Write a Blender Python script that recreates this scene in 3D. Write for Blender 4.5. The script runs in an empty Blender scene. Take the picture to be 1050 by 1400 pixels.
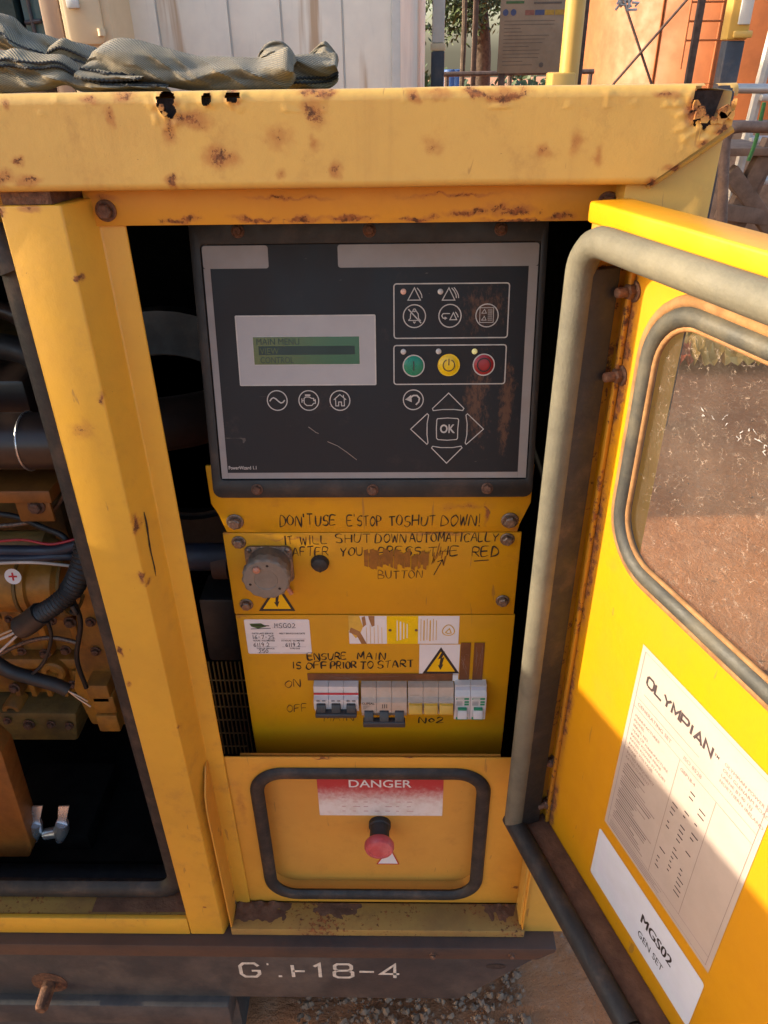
import bpy, bmesh, math, random
from mathutils import Vector, Matrix, noise
from mathutils.geometry import tessellate_polygon
random.seed(7)
R_ = math.radians
SC = bpy.context.scene
COL = SC.collection

# ------------------------------------------------------------------ camera
FPX, PCX, PCY = 1023.0, 525.0, 700.0          # focal length and centre of a 1050 x 1400 frame
YAW, PITCH, ROLL = R_(1.4), R_(31.5), R_(0.9)
CAM = Vector((0, -0.566, 1.25))
_h = Vector((-math.sin(YAW), math.cos(YAW), 0)); _r = Vector((math.cos(YAW), math.sin(YAW), 0)); _u = Vector((0, 0, 1))
CF = _h*math.cos(PITCH) - _u*math.sin(PITCH)
_cu = _h*math.sin(PITCH) + _u*math.cos(PITCH)
CR = _r*math.cos(ROLL) - _cu*math.sin(ROLL)
CU = _r*math.sin(ROLL) + _cu*math.cos(ROLL)
cd = bpy.data.cameras.new('camera'); co = bpy.data.objects.new('camera', cd); COL.objects.link(co)
cd.sensor_fit = 'VERTICAL'; cd.sensor_height = 36; cd.lens = 36*FPX/1400
cd.clip_start = 0.02; cd.clip_end = 3000
m = Matrix((CR, CU, -CF)).transposed().to_4x4(); m.translation = CAM
co.matrix_world = m
SC.camera = co
SC.cycles.max_bounces = 6; SC.cycles.diffuse_bounces = 3; SC.cycles.glossy_bounces = 3; SC.cycles.transparent_max_bounces = 6; SC.cycles.caustics_reflective = False; SC.cycles.caustics_refractive = False
SC.render.resolution_x, SC.render.resolution_y = 768, 1024

# ------------------------------------------------------------------ light
SUN_EL, SUN_PHI = R_(17.5), R_(0.0)            # low sun from the left, a touch in front of the cabinet
ray = Vector((math.cos(SUN_EL)*math.cos(SUN_PHI), math.cos(SUN_EL)*math.sin(SUN_PHI), -math.sin(SUN_EL)))
w = bpy.data.worlds.new('World'); SC.world = w; w.use_nodes = True
nt = w.node_tree; bg = nt.nodes['Background']
sk = nt.nodes.new('ShaderNodeTexSky'); sk.sky_type = 'NISHITA'; sk.sun_disc = False
sk.sun_elevation = SUN_EL
sk.sun_rotation = math.atan2(-ray.x, -ray.y)
sk.air_density = 1.0; sk.dust_density = 3.0; sk.ozone_density = 1.0
nt.links.new(sk.outputs[0], bg.inputs[0]); bg.inputs[1].default_value = 0.15
sd = bpy.data.lights.new('sun', 'SUN'); so = bpy.data.objects.new('sun', sd); COL.objects.link(so)
sd.energy = 2.8; sd.angle = R_(0.53); sd.color = (1.0, 0.85, 0.64)
so.rotation_euler = ray.to_track_quat('-Z', 'Y').to_euler(); so.location = (-6, -1, 6)
vs = SC.view_settings
vs.view_transform = 'Standard'; vs.look = 'None'; vs.exposure = 1.68; vs.gamma = 1.0; vs.use_curve_mapping = False

# ------------------------------------------------------------------ frames: a real plane with its own axes
def pray(x, y): return CR*(x-PCX) - CU*(y-PCY) + CF*FPX
class Fr:
    def __init__(s, o, x, y):
        s.o = Vector(o); s.x = Vector(x).normalized(); s.y = Vector(y).normalized(); s.z = s.x.cross(s.y)
    def w(s, a, b, c=0.0): return s.o + s.x*a + s.y*b + s.z*c
    def at(s, px, py, c=0.0):
        d = pray(px, py); t = ((s.o + s.z*c - CAM).dot(s.z))/d.dot(s.z); p = CAM + d*t - s.o
        return (p.dot(s.x), p.dot(s.y))
    def off(s, a, b, c=0.0): return Fr(s.w(a, b, c), s.x, s.y)
def FY(Y): return Fr((0, Y, 0), (1, 0, 0), (0, 0, 1))
def onY(px, py, Y): a, b = FY(Y).at(px, py); return Vector((a, Y, b))
XY = Fr((0, 0, 0), (1, 0, 0), (0, 1, 0))

# ------------------------------------------------------------------ mesh builder
class MB:
    def __init__(s): s.v = []; s.f = []; s.m = []; s.uv = {}
    def add(s, vs_, fs, mi=0):
        k = len(s.v); s.v += [Vector(p) for p in vs_]
        for f in fs: s.f.append(tuple(i+k for i in f)); s.m.append(mi)
        return k
    def poly(s, fr, pts, c=0.0, mi=0): s.add([fr.w(a, b, c) for a, b in pts], [tuple(range(len(pts)))], mi); return s
    def box(s, fr, a0, a1, b0, b1, c0, c1, mi=0):
        s.prism(fr, [(a0, b0), (a1, b0), (a1, b1), (a0, b1)], c0, c1, mi); return s
    def prism(s, fr, pts, c0, c1, mi=0, pts1=None):
        n = len(pts); ar = sum(pts[i][0]*pts[(i+1) % n][1]-pts[(i+1) % n][0]*pts[i][1] for i in range(n))
        if ar < 0: pts = pts[::-1]; pts1 = pts1[::-1] if pts1 else None
        if c1 < c0: c0, c1 = c1, c0
        q = pts1 or pts
        s.add([fr.w(a, b, c0) for a, b in pts]+[fr.w(a, b, c1) for a, b in q],
              [tuple(range(n))[::-1], tuple(range(n, 2*n))]+[(i, (i+1) % n, n+(i+1) % n, n+i) for i in range(n)], mi); return s
    def holed(s, fr, outer, holes, c0, c1, mi=0):
        loops = [outer]+holes; flat = [p for l in loops for p in l]; n = len(flat)
        tri = tessellate_polygon([[Vector((a, b, 0)) for a, b in l] for l in loops])
        vs_ = [fr.w(a, b, c1) for a, b in flat]+[fr.w(a, b, c0) for a, b in flat]; fs = []
        for t in tri:
            p = [flat[i] for i in t]
            if (p[1][0]-p[0][0])*(p[2][1]-p[0][1])-(p[2][0]-p[0][0])*(p[1][1]-p[0][1]) < 0: t = t[::-1]
            fs.append(tuple(t)); fs.append(tuple(i+n for i in t[::-1]))
        k = 0
        for li, l in enumerate(loops):
            nn = len(l); ar = sum(l[i][0]*l[(i+1) % nn][1]-l[(i+1) % nn][0]*l[i][1] for i in range(nn))
            for i in range(nn):
                a, b = k+i, k+(i+1) % nn
                if (ar > 0) != (li > 0): fs.append((a+n, b+n, b, a))
                else: fs.append((a, b, b+n, a+n))
            k += nn
        s.add(vs_, fs, mi); return s
    def tube(s, path, r, seg=10, closed=False, mi=0, caps=True):
        path = [Vector(p) for p in path]; n = len(path); rr = r if isinstance(r, (list, tuple)) else [r]*n
        rings = []; prev = None
        for i, p in enumerate(path):
            if closed: t = path[(i+1) % n]-path[i-1]
            else: t = path[min(i+1, n-1)]-path[max(i-1, 0)]
            t.normalize()
            if prev is None:
                ref = Vector((0, 0, 1)) if abs(t.z) < .9 else Vector((1, 0, 0)); a = t.cross(ref).normalized()
            else: a = (prev-t*prev.dot(t)).normalized()
            prev = a; b = t.cross(a)
            rings.append([p+(a*math.cos(2*math.pi*k/seg)+b*math.sin(2*math.pi*k/seg))*rr[i] for k in range(seg)])
        vs_ = [q for rg in rings for q in rg]; fs = []
        for i in range(n if closed else n-1):
            j = (i+1) % n
            for k in range(seg): fs.append((i*seg+k, i*seg+(k+1) % seg, j*seg+(k+1) % seg, j*seg+k))
        if caps and not closed: fs.append(tuple(range(seg))[::-1]); fs.append(tuple((n-1)*seg+k for k in range(seg)))
        s.add(vs_, fs, mi); return s
    def sweep(s, path, prof, nrm, closed=False, mi=0):
        """profile (p along side vector, q along nrm) swept along a path that is flat in the plane with normal nrm"""
        path = [Vector(p) for p in path]; n = len(path); nrm = Vector(nrm); k = len(prof); vs_ = []; fs = []
        for i, p in enumerate(path):
            d0 = (path[i]-path[i-1]).normalized() if (closed or i > 0) else None
            d1 = (path[(i+1) % n]-path[i]).normalized() if (closed or i < n-1) else None
            d0 = d0 or d1; d1 = d1 or d0
            t = (d0+d1).normalized(); sd_ = nrm.cross(t).normalized(); sc = 1/max(.5, t.dot(d1))
            vs_ += [p+sd_*(a*sc)+nrm*b for a, b in prof]
        for i in range(n if closed else n-1):
            j = (i+1) % n
            for q in range(k): fs.append((i*k+q, i*k+(q+1) % k, j*k+(q+1) % k, j*k+q))
        if not closed: fs.append(tuple(range(k))[::-1]); fs.append(tuple((n-1)*k+q for q in range(k)))
        s.add(vs_, fs, mi); return s
    def lathe(s, fr, a, b, prof, seg=24, mi=0, arc=None):
        """prof: (radius, height along frame z), bottom to top"""
        vs_ = []; fs = []; n = len(prof)
        for r, h in prof:
            for k in range(seg):
                t = 2*math.pi*k/seg; vs_.append(fr.w(a+r*math.cos(t), b+r*math.sin(t), h))
        for i in range(n-1):
            for k in range(seg): fs.append((i*seg+k, i*seg+(k+1) % seg, (i+1)*seg+(k+1) % seg, (i+1)*seg+k))
        if prof[0][0] > 1e-6: fs.append(tuple(range(seg))[::-1])
        if prof[-1][0] > 1e-6: fs.append(tuple((n-1)*seg+k for k in range(seg)))
        s.add(vs_, fs, mi); return s
    def disc(s, fr, a, b, r, c, seg=24, mi=0, ry=None):
        ry = ry or r
        return s.poly(fr, [(a+r*math.cos(2*math.pi*k/seg), b+ry*math.sin(2*math.pi*k/seg)) for k in range(seg)], c, mi)
    def line(s, fr, pts, wd, c=0.0, closed=False, mi=0):
        n = len(pts); vs_ = []; fs = []
        P = [Vector((a, b)) for a, b in pts]
        for i in range(n):
            d0 = (P[i]-P[i-1]) if (closed or i) else None; d1 = (P[(i+1) % n]-P[i]) if (closed or i < n-1) else None
            d0 = d0 or d1; d1 = d1 or d0
            d0 = d0.normalized(); d1 = d1.normalized(); t = d0+d1
            t = t.normalized() if t.length > 1e-4 else d1
            nn = Vector((-t.y, t.x)); sc = 1/max(.45, t.dot(d1)); h = (wd[i] if isinstance(wd, list) else wd)/2*sc
            vs_ += [fr.w(P[i].x+nn.x*h, P[i].y+nn.y*h, c), fr.w(P[i].x-nn.x*h, P[i].y-nn.y*h, c)]
        for i in range(n if closed else n-1):
            j = (i+1) % n; fs.append((2*i+1, 2*j+1, 2*j, 2*i))
        s.add(vs_, fs, mi); return s
    def circ(s, fr, a, b, r, wd, c=0.0, seg=28, mi=0, t0=0, t1=360, ry=None):
        full = abs(t1-t0) >= 360; ry = ry or r
        n = seg if full else seg+1
        return s.line(fr, [(a+r*math.cos(R_(t0+(t1-t0)*k/seg)), b+ry*math.sin(R_(t0+(t1-t0)*k/seg))) for k in range(n)], wd, c, full, mi)
    def rect(s, fr, a0, a1, b0, b1, c=0.0, mi=0): return s.poly(fr, [(a0, b0), (a1, b0), (a1, b1), (a0, b1)], c, mi)
    def grid(s, nu, nv, fn, mi=0, keep=None, uv=None):
        k = len(s.v); s.v += [Vector(fn(i, j)) for j in range(nv) for i in range(nu)]
        for j in range(nv-1):
            for i in range(nu-1):
                if keep and not keep(i, j): continue
                s.f.append((k+j*nu+i, k+j*nu+i+1, k+(j+1)*nu+i+1, k+(j+1)*nu+i)); s.m.append(mi)
        if uv:
            for j in range(nv):
                for i in range(nu): s.uv[k+j*nu+i] = uv(i, j)
        return s
    def text(s, fr, body, a, b, size, c=0.0, mi=0, xs=1.0, bold=0.0, align='LEFT', width=None, rot=0):
        vs_, fs = text_geo(body, bold)
        if not vs_: return s
        x0 = min(p[0] for p in vs_); x1 = max(p[0] for p in vs_)
        if width: xs = width/((x1-x0)*size)
        sh = -x0 if align == 'LEFT' else -(x0+x1)/2
        cr, sr = math.cos(rot), math.sin(rot); q = []
        for p in vs_:
            u, v = (p[0]+sh)*size*xs, p[1]*size
            q.append(fr.w(a+u*cr-v*sr, b+u*sr+v*cr, c))
        s.add(q, fs, mi); return s
    def build(s, name, mats, parent=None, bevel=0, seg=2, smooth=40, merge=False, kind=None, label=None):
        me = bpy.data.meshes.new(name)
        lo = Vector((min(p.x for p in s.v), min(p.y for p in s.v), min(p.z for p in s.v)))
        hi = Vector((max(p.x for p in s.v), max(p.y for p in s.v), max(p.z for p in s.v)))
        org = Vector(((lo.x+hi.x)/2, (lo.y+hi.y)/2, lo.z))
        me.from_pydata([p-org for p in s.v], [], s.f)
        if not isinstance(mats, (list, tuple)): mats = [mats]
        for mt in mats: me.materials.append(mt)
        if len(mats) > 1: me.polygons.foreach_set('material_index', s.m)
        if s.uv:
            ul = me.uv_layers.new(name='UVMap')
            for lp in me.loops: ul.data[lp.index].uv = s.uv.get(lp.vertex_index, (0, 0))
        if bevel or merge:
            bm = bmesh.new(); bm.from_mesh(me); bmesh.ops.remove_doubles(bm, verts=bm.verts, dist=1e-6)
            if bevel:
                ed = [e for e in bm.edges if len(e.link_faces) == 2 and e.calc_face_angle(0) > R_(25)]
                bmesh.ops.bevel(bm, geom=ed, offset=bevel, segments=seg, affect='EDGES', profile=.5, clamp_overlap=True)
            bm.to_mesh(me); bm.free()
        if smooth:
            me.shade_smooth(); me.set_sharp_from_angle(angle=R_(smooth))
        o = bpy.data.objects.new(name, me); COL.objects.link(o)
        put(o, org, parent)
        if kind: o['kind'] = kind
        if label: o['label'] = label
        return o
WORLD = {}
def put(o, org, parent):
    WORLD[o.name] = Vector(org)
    o.location = Vector(org)-(WORLD[parent.name] if parent else Vector((0, 0, 0)))
    if parent: o.parent = parent
def dup(src, org, parent, name=None, rot=None):
    o = src.copy(); COL.objects.link(o); o.name = name or src.name.split('.')[0]
    put(o, org, parent)
    if rot is not None: o.rotation_euler = rot
    return o
def thing(name, label, cat, loc, group=None):
    o = bpy.data.objects.new(name, None); COL.objects.link(o); o.empty_display_size = .1
    put(o, Vector(loc), None); tag(o, label, cat, group); return o
def tag(o, label, cat, group=None, kind=None):
    o['label'] = label; o['category'] = cat
    if group: o['group'] = group
    if kind: o['kind'] = kind
    return o
_tc = {}
def text_geo(body, bold=0.0):
    k = (body, bold)
    if k not in _tc:
        cu = bpy.data.curves.new('t', 'FONT'); cu.body = body; cu.size = 1; cu.offset = bold; cu.resolution_u = 3; cu.fill_mode = 'FRONT'
        ob = bpy.data.objects.new('t', cu); COL.objects.link(ob)
        dg = bpy.context.evaluated_depsgraph_get(); me = bpy.data.meshes.new_from_object(ob.evaluated_get(dg))
        _tc[k] = ([tuple(v.co) for v in me.vertices], [tuple(p.vertices) for p in me.polygons])
        bpy.data.objects.remove(ob); bpy.data.curves.remove(cu); bpy.data.meshes.remove(me)
    return _tc[k]
def rrect(a0, a1, b0, b1, r, n=6):
    out = []
    for cx, cy, t in ((a1-r, b1-r, 0), (a0+r, b1-r, 90), (a0+r, b0+r, 180), (a1-r, b0+r, 270)):
        for k in range(n+1):
            q = R_(t+90*k/n); out.append((cx+r*math.cos(q), cy+r*math.sin(q)))
    return out
def smoothpath(pts, n=6, closed=False):
    """Catmull-Rom through 3-D points"""
    P = [Vector(p) for p in pts]; N = len(P); out = []
    for i in range(N if closed else N-1):
        g = lambda k: P[k % N] if closed else P[max(0, min(N-1, k))]
        a, b, c, d = g(i-1), g(i), g(i+1), g(i+2)
        for k in range(n):
            t = k/n; out.append(.5*((2*b)+(c-a)*t+(2*a-5*b+4*c-d)*t*t+(3*b-a-3*c+d)*t**3))
    if not closed: out.append(P[-1])
    return out
# ------------------------------------------------------------------ hand lettering: strokes on a 0..1 cell
ST = {
 'A': [[(0,0),(.5,1),(1,0)],[(.2,.38),(.8,.4)]], 'B': [[(0,0),(0,1),(.7,.9),(.7,.6),(0,.52),(.9,.42),(.85,.08),(0,0)]],
 'C': [[(.95,.85),(.6,1),(.15,.8),(.02,.4),(.3,.03),(.95,.12)]], 'D': [[(0,-.05),(.08,1),(.7,.85),(.95,.45),(.7,.1),(0,0)]],
 'E': [[(.95,1),(.05,.97),(0,0),(.95,.03)],[(0,.5),(.75,.54)]], 'F': [[(.95,1),(.05,.97),(0,0)],[(0,.5),(.75,.54)]],
 'G': [[(.95,.85),(.5,1),(.05,.7),(.05,.25),(.5,0),(.95,.2),(.95,.45),(.55,.45)]], 'H': [[(0,1),(0,0)],[(.95,1),(.95,0)],[(0,.5),(.95,.52)]],
 'I': [[(.5,1),(.5,0)]], 'K': [[(0,1),(0,0)],[(.9,1),(.05,.45),(.95,0)]], 'L': [[(0,1),(0,.03),(.9,0)]],
 'M': [[(0,0),(.1,1),(.5,.35),(.88,1),(1,0)]], 'N': [[(0,0),(.05,1),(.9,0),(.95,1)]],
 'O': [[(.5,1),(.08,.72),(.05,.3),(.45,0),(.9,.28),(.92,.7),(.5,1)]], 'P': [[(0,0),(.05,1),(.75,.95),(.85,.65),(.6,.48),(.02,.47)]],
 'R': [[(0,0),(.05,1),(.75,.95),(.85,.68),(.6,.5),(.03,.48)],[(.35,.48),(1,0)]], 'S': [[(.95,.88),(.55,1),(.1,.82),(.2,.56),(.8,.44),(.9,.15),(.5,0),(.02,.1)]],
 'T': [[(0,.97),(1,1)],[(.5,.98),(.48,0)]], 'U': [[(0,1),(.05,.25),(.45,0),(.85,.22),(.95,1)]], 'W': [[(0,1),(.22,0),(.5,.75),(.76,0),(1,1)]],
 'Y': [[(0,1),(.48,.5),(1,1)],[(.48,.5),(.4,0)]], 'X': [[(0,1),(1,0)],[(0,0),(1,1)]], 'V': [[(0,1),(.5,0),(1,1)]],
 '0': [[(.5,1),(.08,.72),(.05,.3),(.45,0),(.9,.28),(.92,.7),(.5,1)]], '1': [[(.5,1),(.5,0)]], '2': [[(.05,.8),(.45,1),(.85,.78),(.7,.45),(0,0),(1,.02)]],
 '4': [[(.7,0),(.75,1),(0,.3),(1,.33)]], '5': [[(.9,1),(.15,.98),(.1,.55),(.7,.58),(.9,.25),(.5,0),(0,.08)]], '6': [[(.8,1),(.2,.6),(.05,.2),(.5,0),(.9,.2),(.7,.5),(.12,.38)]],
 '7': [[(0,1),(.95,1),(.35,0)]], '8': [[(.5,.52),(.1,.75),(.5,1),(.9,.75),(.5,.52),(.02,.22),(.5,0),(.98,.22),(.5,.52)]], '9': [[(.9,.65),(.5,.45),(.1,.7),(.5,1),(.9,.8),(.8,.3),(.5,0)]],
 "'": [[(.5,1.15),(.45,.85)]], '!': [[(.55,1.2),(.5,.3)],[(.48,.08),(.5,.0)]], '.': [[(.45,.06),(.55,.0)]], '-': [[(.1,.5),(.8,.52)]], '~': [[(0,0),(1,0)]], 'o': [[(.5,.7),(.1,.4),(.5,0),(.9,.35),(.5,.7)]],
}
NARROW = {'I': .45, "'": .35, '!': .4, '.': .4, '1': .5}
def hand(mb, fr, body, p0, p1, ptop, wd=.0011, c=.0003, mi=0, jit=.05, seed=1):
    """p0, p1: ends of the baseline; ptop: the height, all on frame fr"""
    rnd = random.Random(seed*31+len(body)); a0, b0 = fr.at(*p0); a1, b1 = fr.at(*p1); h = fr.at(*ptop)[1]-b0
    ws = [NARROW.get(ch, .45 if ch == ' ' else 1) for ch in body]; tot = sum(ws)+.28*(len(ws)-1); u = (a1-a0)/tot; x = 0
    for ch, wv in zip(body, ws):
        dy = rnd.uniform(-.06, .06)*h; sl = rnd.uniform(-.02, .10)*h; sc = rnd.uniform(.92, 1.06)
        for st in ST.get(ch, []):
            pts = []
            for i, (p, q) in enumerate(st):
                p += rnd.uniform(-jit, jit); q += rnd.uniform(-jit, jit)
                t = (x+p*wv)/tot
                pts.append((a0+(x+p*wv)*u+sl*q, b0+(b1-b0)*t+dy+q*h*sc))
            if len(pts) > 2:
                pts = [(v.x, v.y) for v in smoothpath([(a, b, 0) for a, b in pts], 4)]
            k0 = wd*rnd.uniform(.95, 1.3); ph_ = rnd.uniform(0, 6); nn_ = len(pts)
            mb.line(fr, pts, [k0*(.8+.35*math.sin(ph_+i*.55))*(.65 if i in (0, nn_-1) and nn_ > 3 else 1) for i in range(nn_)], c, mi=mi)
        x += wv+.28
def wide(mb, fr, body, a0, b0, cw, h, wd, c=.0003, gap=.25, mi=0):
    """wide squared capitals"""
    W = {'O': [[(.2,0),(0,.2),(0,.8),(.2,1),(.8,1),(1,.8),(1,.2),(.8,0),(.2,0)]], 'L': [[(0,1),(0,0),(1,0)]], 'Y': [[(0,1),(.5,.5),(1,1)],[(.5,.5),(.5,0)]],
         'M': [[(0,0),(0,1),(.5,.3),(1,1),(1,0)]], 'P': [[(0,0),(0,1),(.85,1),(1,.85),(1,.6),(.85,.42),(0,.42)]], 'I': [[(.5,1),(.5,0)]],
         'A': [[(0,0),(.5,1),(1,0)],[(.22,.3),(.78,.3)]], 'N': [[(0,0),(0,1),(1,0),(1,1)]], 'G': [[(1,.8),(.8,1),(.2,1),(0,.8),(0,.2),(.2,0),(.8,0),(1,.2),(1,.45),(.6,.45)]],
         '1': [[(.2,.8),(.5,1),(.5,0)]], '8': [[(.2,.52),(.05,.65),(.05,.88),(.2,1),(.8,1),(.95,.88),(.95,.65),(.8,.52),(.2,.52),(0,.4),(0,.12),(.2,0),(.8,0),(1,.12),(1,.4),(.8,.52)]],
         '-': [[(.1,.45),(.9,.45)]], '4': [[(.75,0),(.75,1),(0,.3),(1,.3)]], 'f': [[(.75,.05),(.95,.05)],[(.2,.95),(.3,.95)]], 'h': [[(.3,.9),(.3,0)],[(.3,.45),(.95,.45)]]}
    x = a0
    for ch in body:
        k = .35 if ch == 'I' else 1
        for st in W.get(ch, []): mb.line(fr, [(x+p*cw*k, b0+q*h) for p, q in st], wd, c, mi=mi)
        x += cw*(k+gap)
    return x
# ------------------------------------------------------------------ materials
def N(nt, t, **k):
    n = nt.nodes.new(t)
    for a, b in k.items(): setattr(n, a, b)
    return n
def L(nt, a, b): nt.links.new(a, b)
def base(name):
    mt = bpy.data.materials.new(name); mt.use_nodes = True; nt = mt.node_tree; return mt, nt, nt.nodes['Principled BSDF']
def pos(nt): return N(nt, 'ShaderNodeNewGeometry').outputs['Position']
def tex(nt, vec, scale, detail=4, rough=.55, dist=0, stretch=None):
    n = N(nt, 'ShaderNodeTexNoise'); n.inputs['Scale'].default_value = scale; n.inputs['Detail'].default_value = detail
    n.inputs['Roughness'].default_value = rough; n.inputs['Distortion'].default_value = dist
    if stretch:
        q = N(nt, 'ShaderNodeVectorMath', operation='MULTIPLY'); q.inputs[1].default_value = stretch; L(nt, vec, q.inputs[0]); vec = q.outputs[0]
    L(nt, vec, n.inputs['Vector']); return n.outputs['Fac']
def rng(nt, v, a, b, c=0.0, d=1.0, smooth=True):
    n = N(nt, 'ShaderNodeMapRange'); n.interpolation_type = 'SMOOTHSTEP' if smooth else 'LINEAR'
    n.inputs[1].default_value = a; n.inputs[2].default_value = b; n.inputs[3].default_value = c; n.inputs[4].default_value = d
    L(nt, v, n.inputs[0]); return n.outputs[0]
def op(nt, o, a, b):
    n = N(nt, 'ShaderNodeMath', operation=o)
    for i, v in enumerate((a, b)):
        if isinstance(v, (int, float)): n.inputs[i].default_value = v
        else: L(nt, v, n.inputs[i])
    return n.outputs[0]
def mix(nt, f, a, b):
    n = N(nt, 'ShaderNodeMix', data_type='RGBA')
    if isinstance(f, (int, float)): n.inputs[0].default_value = f
    else: L(nt, f, n.inputs[0])
    for i, v in ((6, a), (7, b)):
        if isinstance(v, tuple): n.inputs[i].default_value = (*v[:3], 1)
        else: L(nt, v, n.inputs[i])
    return n.outputs[2]
def bump(nt, h, strength, dist, bs):
    n = N(nt, 'ShaderNodeBump'); n.inputs['Strength'].default_value = strength; n.inputs['Distance'].default_value = dist
    L(nt, h, n.inputs['Height']); L(nt, n.outputs[0], bs.inputs['Normal']); return n
def spots_mask(nt, P, spots, wob=.006, wscale=90):
    """worn places with a shape of their own: (x, y, z, rx, ry, rz[, strength])"""
    nz = N(nt, 'ShaderNodeTexNoise'); nz.inputs['Scale'].default_value = wscale; nz.inputs['Detail'].default_value = 3; L(nt, P, nz.inputs['Vector'])
    a = N(nt, 'ShaderNodeVectorMath', operation='SUBTRACT'); L(nt, nz.outputs['Color'], a.inputs[0]); a.inputs[1].default_value = (.5, .5, .5)
    b = N(nt, 'ShaderNodeVectorMath', operation='MULTIPLY_ADD'); L(nt, a.outputs[0], b.inputs[0]); b.inputs[1].default_value = (wob*2,)*3; L(nt, P, b.inputs[2])
    out = None
    for s in spots:
        st = s[6] if len(s) > 6 else 1
        q = N(nt, 'ShaderNodeVectorMath', operation='SUBTRACT'); L(nt, b.outputs[0], q.inputs[0]); q.inputs[1].default_value = s[:3]
        r = N(nt, 'ShaderNodeVectorMath', operation='DIVIDE'); L(nt, q.outputs[0], r.inputs[0]); r.inputs[1].default_value = s[3:6]
        l = N(nt, 'ShaderNodeVectorMath', operation='LENGTH'); L(nt, r.outputs[0], l.inputs[0])
        v = rng(nt, l.outputs[1], 1.0, 0.0, 0, st)
        out = v if out is None else op(nt, 'MAXIMUM', out, v)
    return out
RUSTD, RUSTL = (.06, .022, .010), (.29, .10, .028)
def paint(name, c1, c2, spots=(), rust=.0, grime=.35, rough=.42, peel=.25, specks=.5, streak=.0, gcol=(.22, .085, .025), thr=.62, scratch=.55):
    mt, nt, bs = base(name); P = pos(nt)
    fade = rng(nt, tex(nt, P, 9, 5, .6), .3, .7)
    col = mix(nt, fade, c1, c2)
    g = rng(nt, tex(nt, P, 38, 6, .72), .5, .78, 0, grime)
    g2 = rng(nt, tex(nt, P, 5, 3, .5, stretch=(1, 1, .5)), .35, .7)
    col = mix(nt, op(nt, 'MULTIPLY', g, g2), col, gcol)
    if streak: col = mix(nt, rng(nt, tex(nt, P, 60, 4, .6, stretch=(1, 1, .05)), .52, .75, 0, streak), col, gcol)
    fine = tex(nt, P, 190, 6, .65)
    scr = rng(nt, tex(nt, P, 26, 3, .5, 1.5, stretch=(3.2, 1, .35)), .70, .72, 0, scratch); col = mix(nt, scr, col, (.26, .13, .04))
    chp = rng(nt, tex(nt, P, 75, 5, .8), .73, .76, 0, .85); col = mix(nt, chp, col, (.17, .065, .022))
    hair = rng(nt, tex(nt, P, 420, 3, .5), .74, .78, 0, specks)
    col = mix(nt, hair, col, (.09, .04, .015))
    if spots:
        M = spots_mask(nt, P, spots)
        halo = rng(nt, op(nt, 'ADD', op(nt, 'MULTIPLY', tex(nt, P, 70, 5, .75), .9), M), .46, 1.2, 0, .8)
        col = mix(nt, halo, col, (.36, .135, .028))
        rm = rng(nt, op(nt, 'ADD', op(nt, 'MULTIPLY', tex(nt, P, 95, 7, .88), 1.5), op(nt, 'MULTIPLY', M, .55)), thr+.44, thr+.52, 0, .95)
    else: rm = rng(nt, fine, 1.5, 2)
    if rust:
        rm = op(nt, 'MAXIMUM', rm, rng(nt, op(nt, 'ADD', fine, op(nt, 'MULTIPLY', tex(nt, P, 14, 4, .6), .6)), 1.02-rust, 1.1-rust))
    rc = mix(nt, rng(nt, tex(nt, P, 260, 5, .6), .35, .65), RUSTD, RUSTL)
    col = mix(nt, rm, col, rc)
    L(nt, col, bs.inputs['Base Color'])
    rr = op(nt, 'ADD', rng(nt, fade, 0, 1, rough, rough+.12), op(nt, 'MULTIPLY', rm, .4)); L(nt, rr, bs.inputs['Roughness'])
    hgt = op(nt, 'ADD', op(nt, 'MULTIPLY', tex(nt, P, 24, 3, .5), peel), op(nt, 'MULTIPLY', tex(nt, P, 160, 2, .5), .10))
    bump(nt, op(nt, 'ADD', hgt, op(nt, 'MULTIPLY', tex(nt, P, 700, 2, .5), .05)), .35, .004, bs)
    return mt
def plain(name, c, rough=.5, metal=0.0, var=.25, scale=40, dust=0.0, dcol=(.35, .2, .11), bmp=.0, bscale=200, coat=0, dthr=(.45, .75)):
    mt, nt, bs = base(name); P = pos(nt)
    n = tex(nt, P, scale, 6, .65)
    c2 = tuple(min(1, v*(1-var)) for v in c)
    col = mix(nt, rng(nt, n, .3, .7), c, c2)
    if dust: col = mix(nt, rng(nt, tex(nt, P, scale*.45, 7, .7), dthr[0], dthr[1], 0, dust), col, dcol)
    L(nt, col, bs.inputs['Base Color']); bs.inputs['Metallic'].default_value = metal
    L(nt, rng(nt, n, .2, .8, rough*.8, min(1, rough*1.25)), bs.inputs['Roughness'])
    if coat: bs.inputs['Coat Weight'].default_value = coat
    if bmp: bump(nt, tex(nt, P, bscale, 5, .6), bmp, .002, bs)
    return mt
def emis(mt, c, s):
    bs = mt.node_tree.nodes['Principled BSDF']; bs.inputs['Emission Color'].default_value = (*c, 1); bs.inputs['Emission Strength'].default_value = s; return mt

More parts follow.
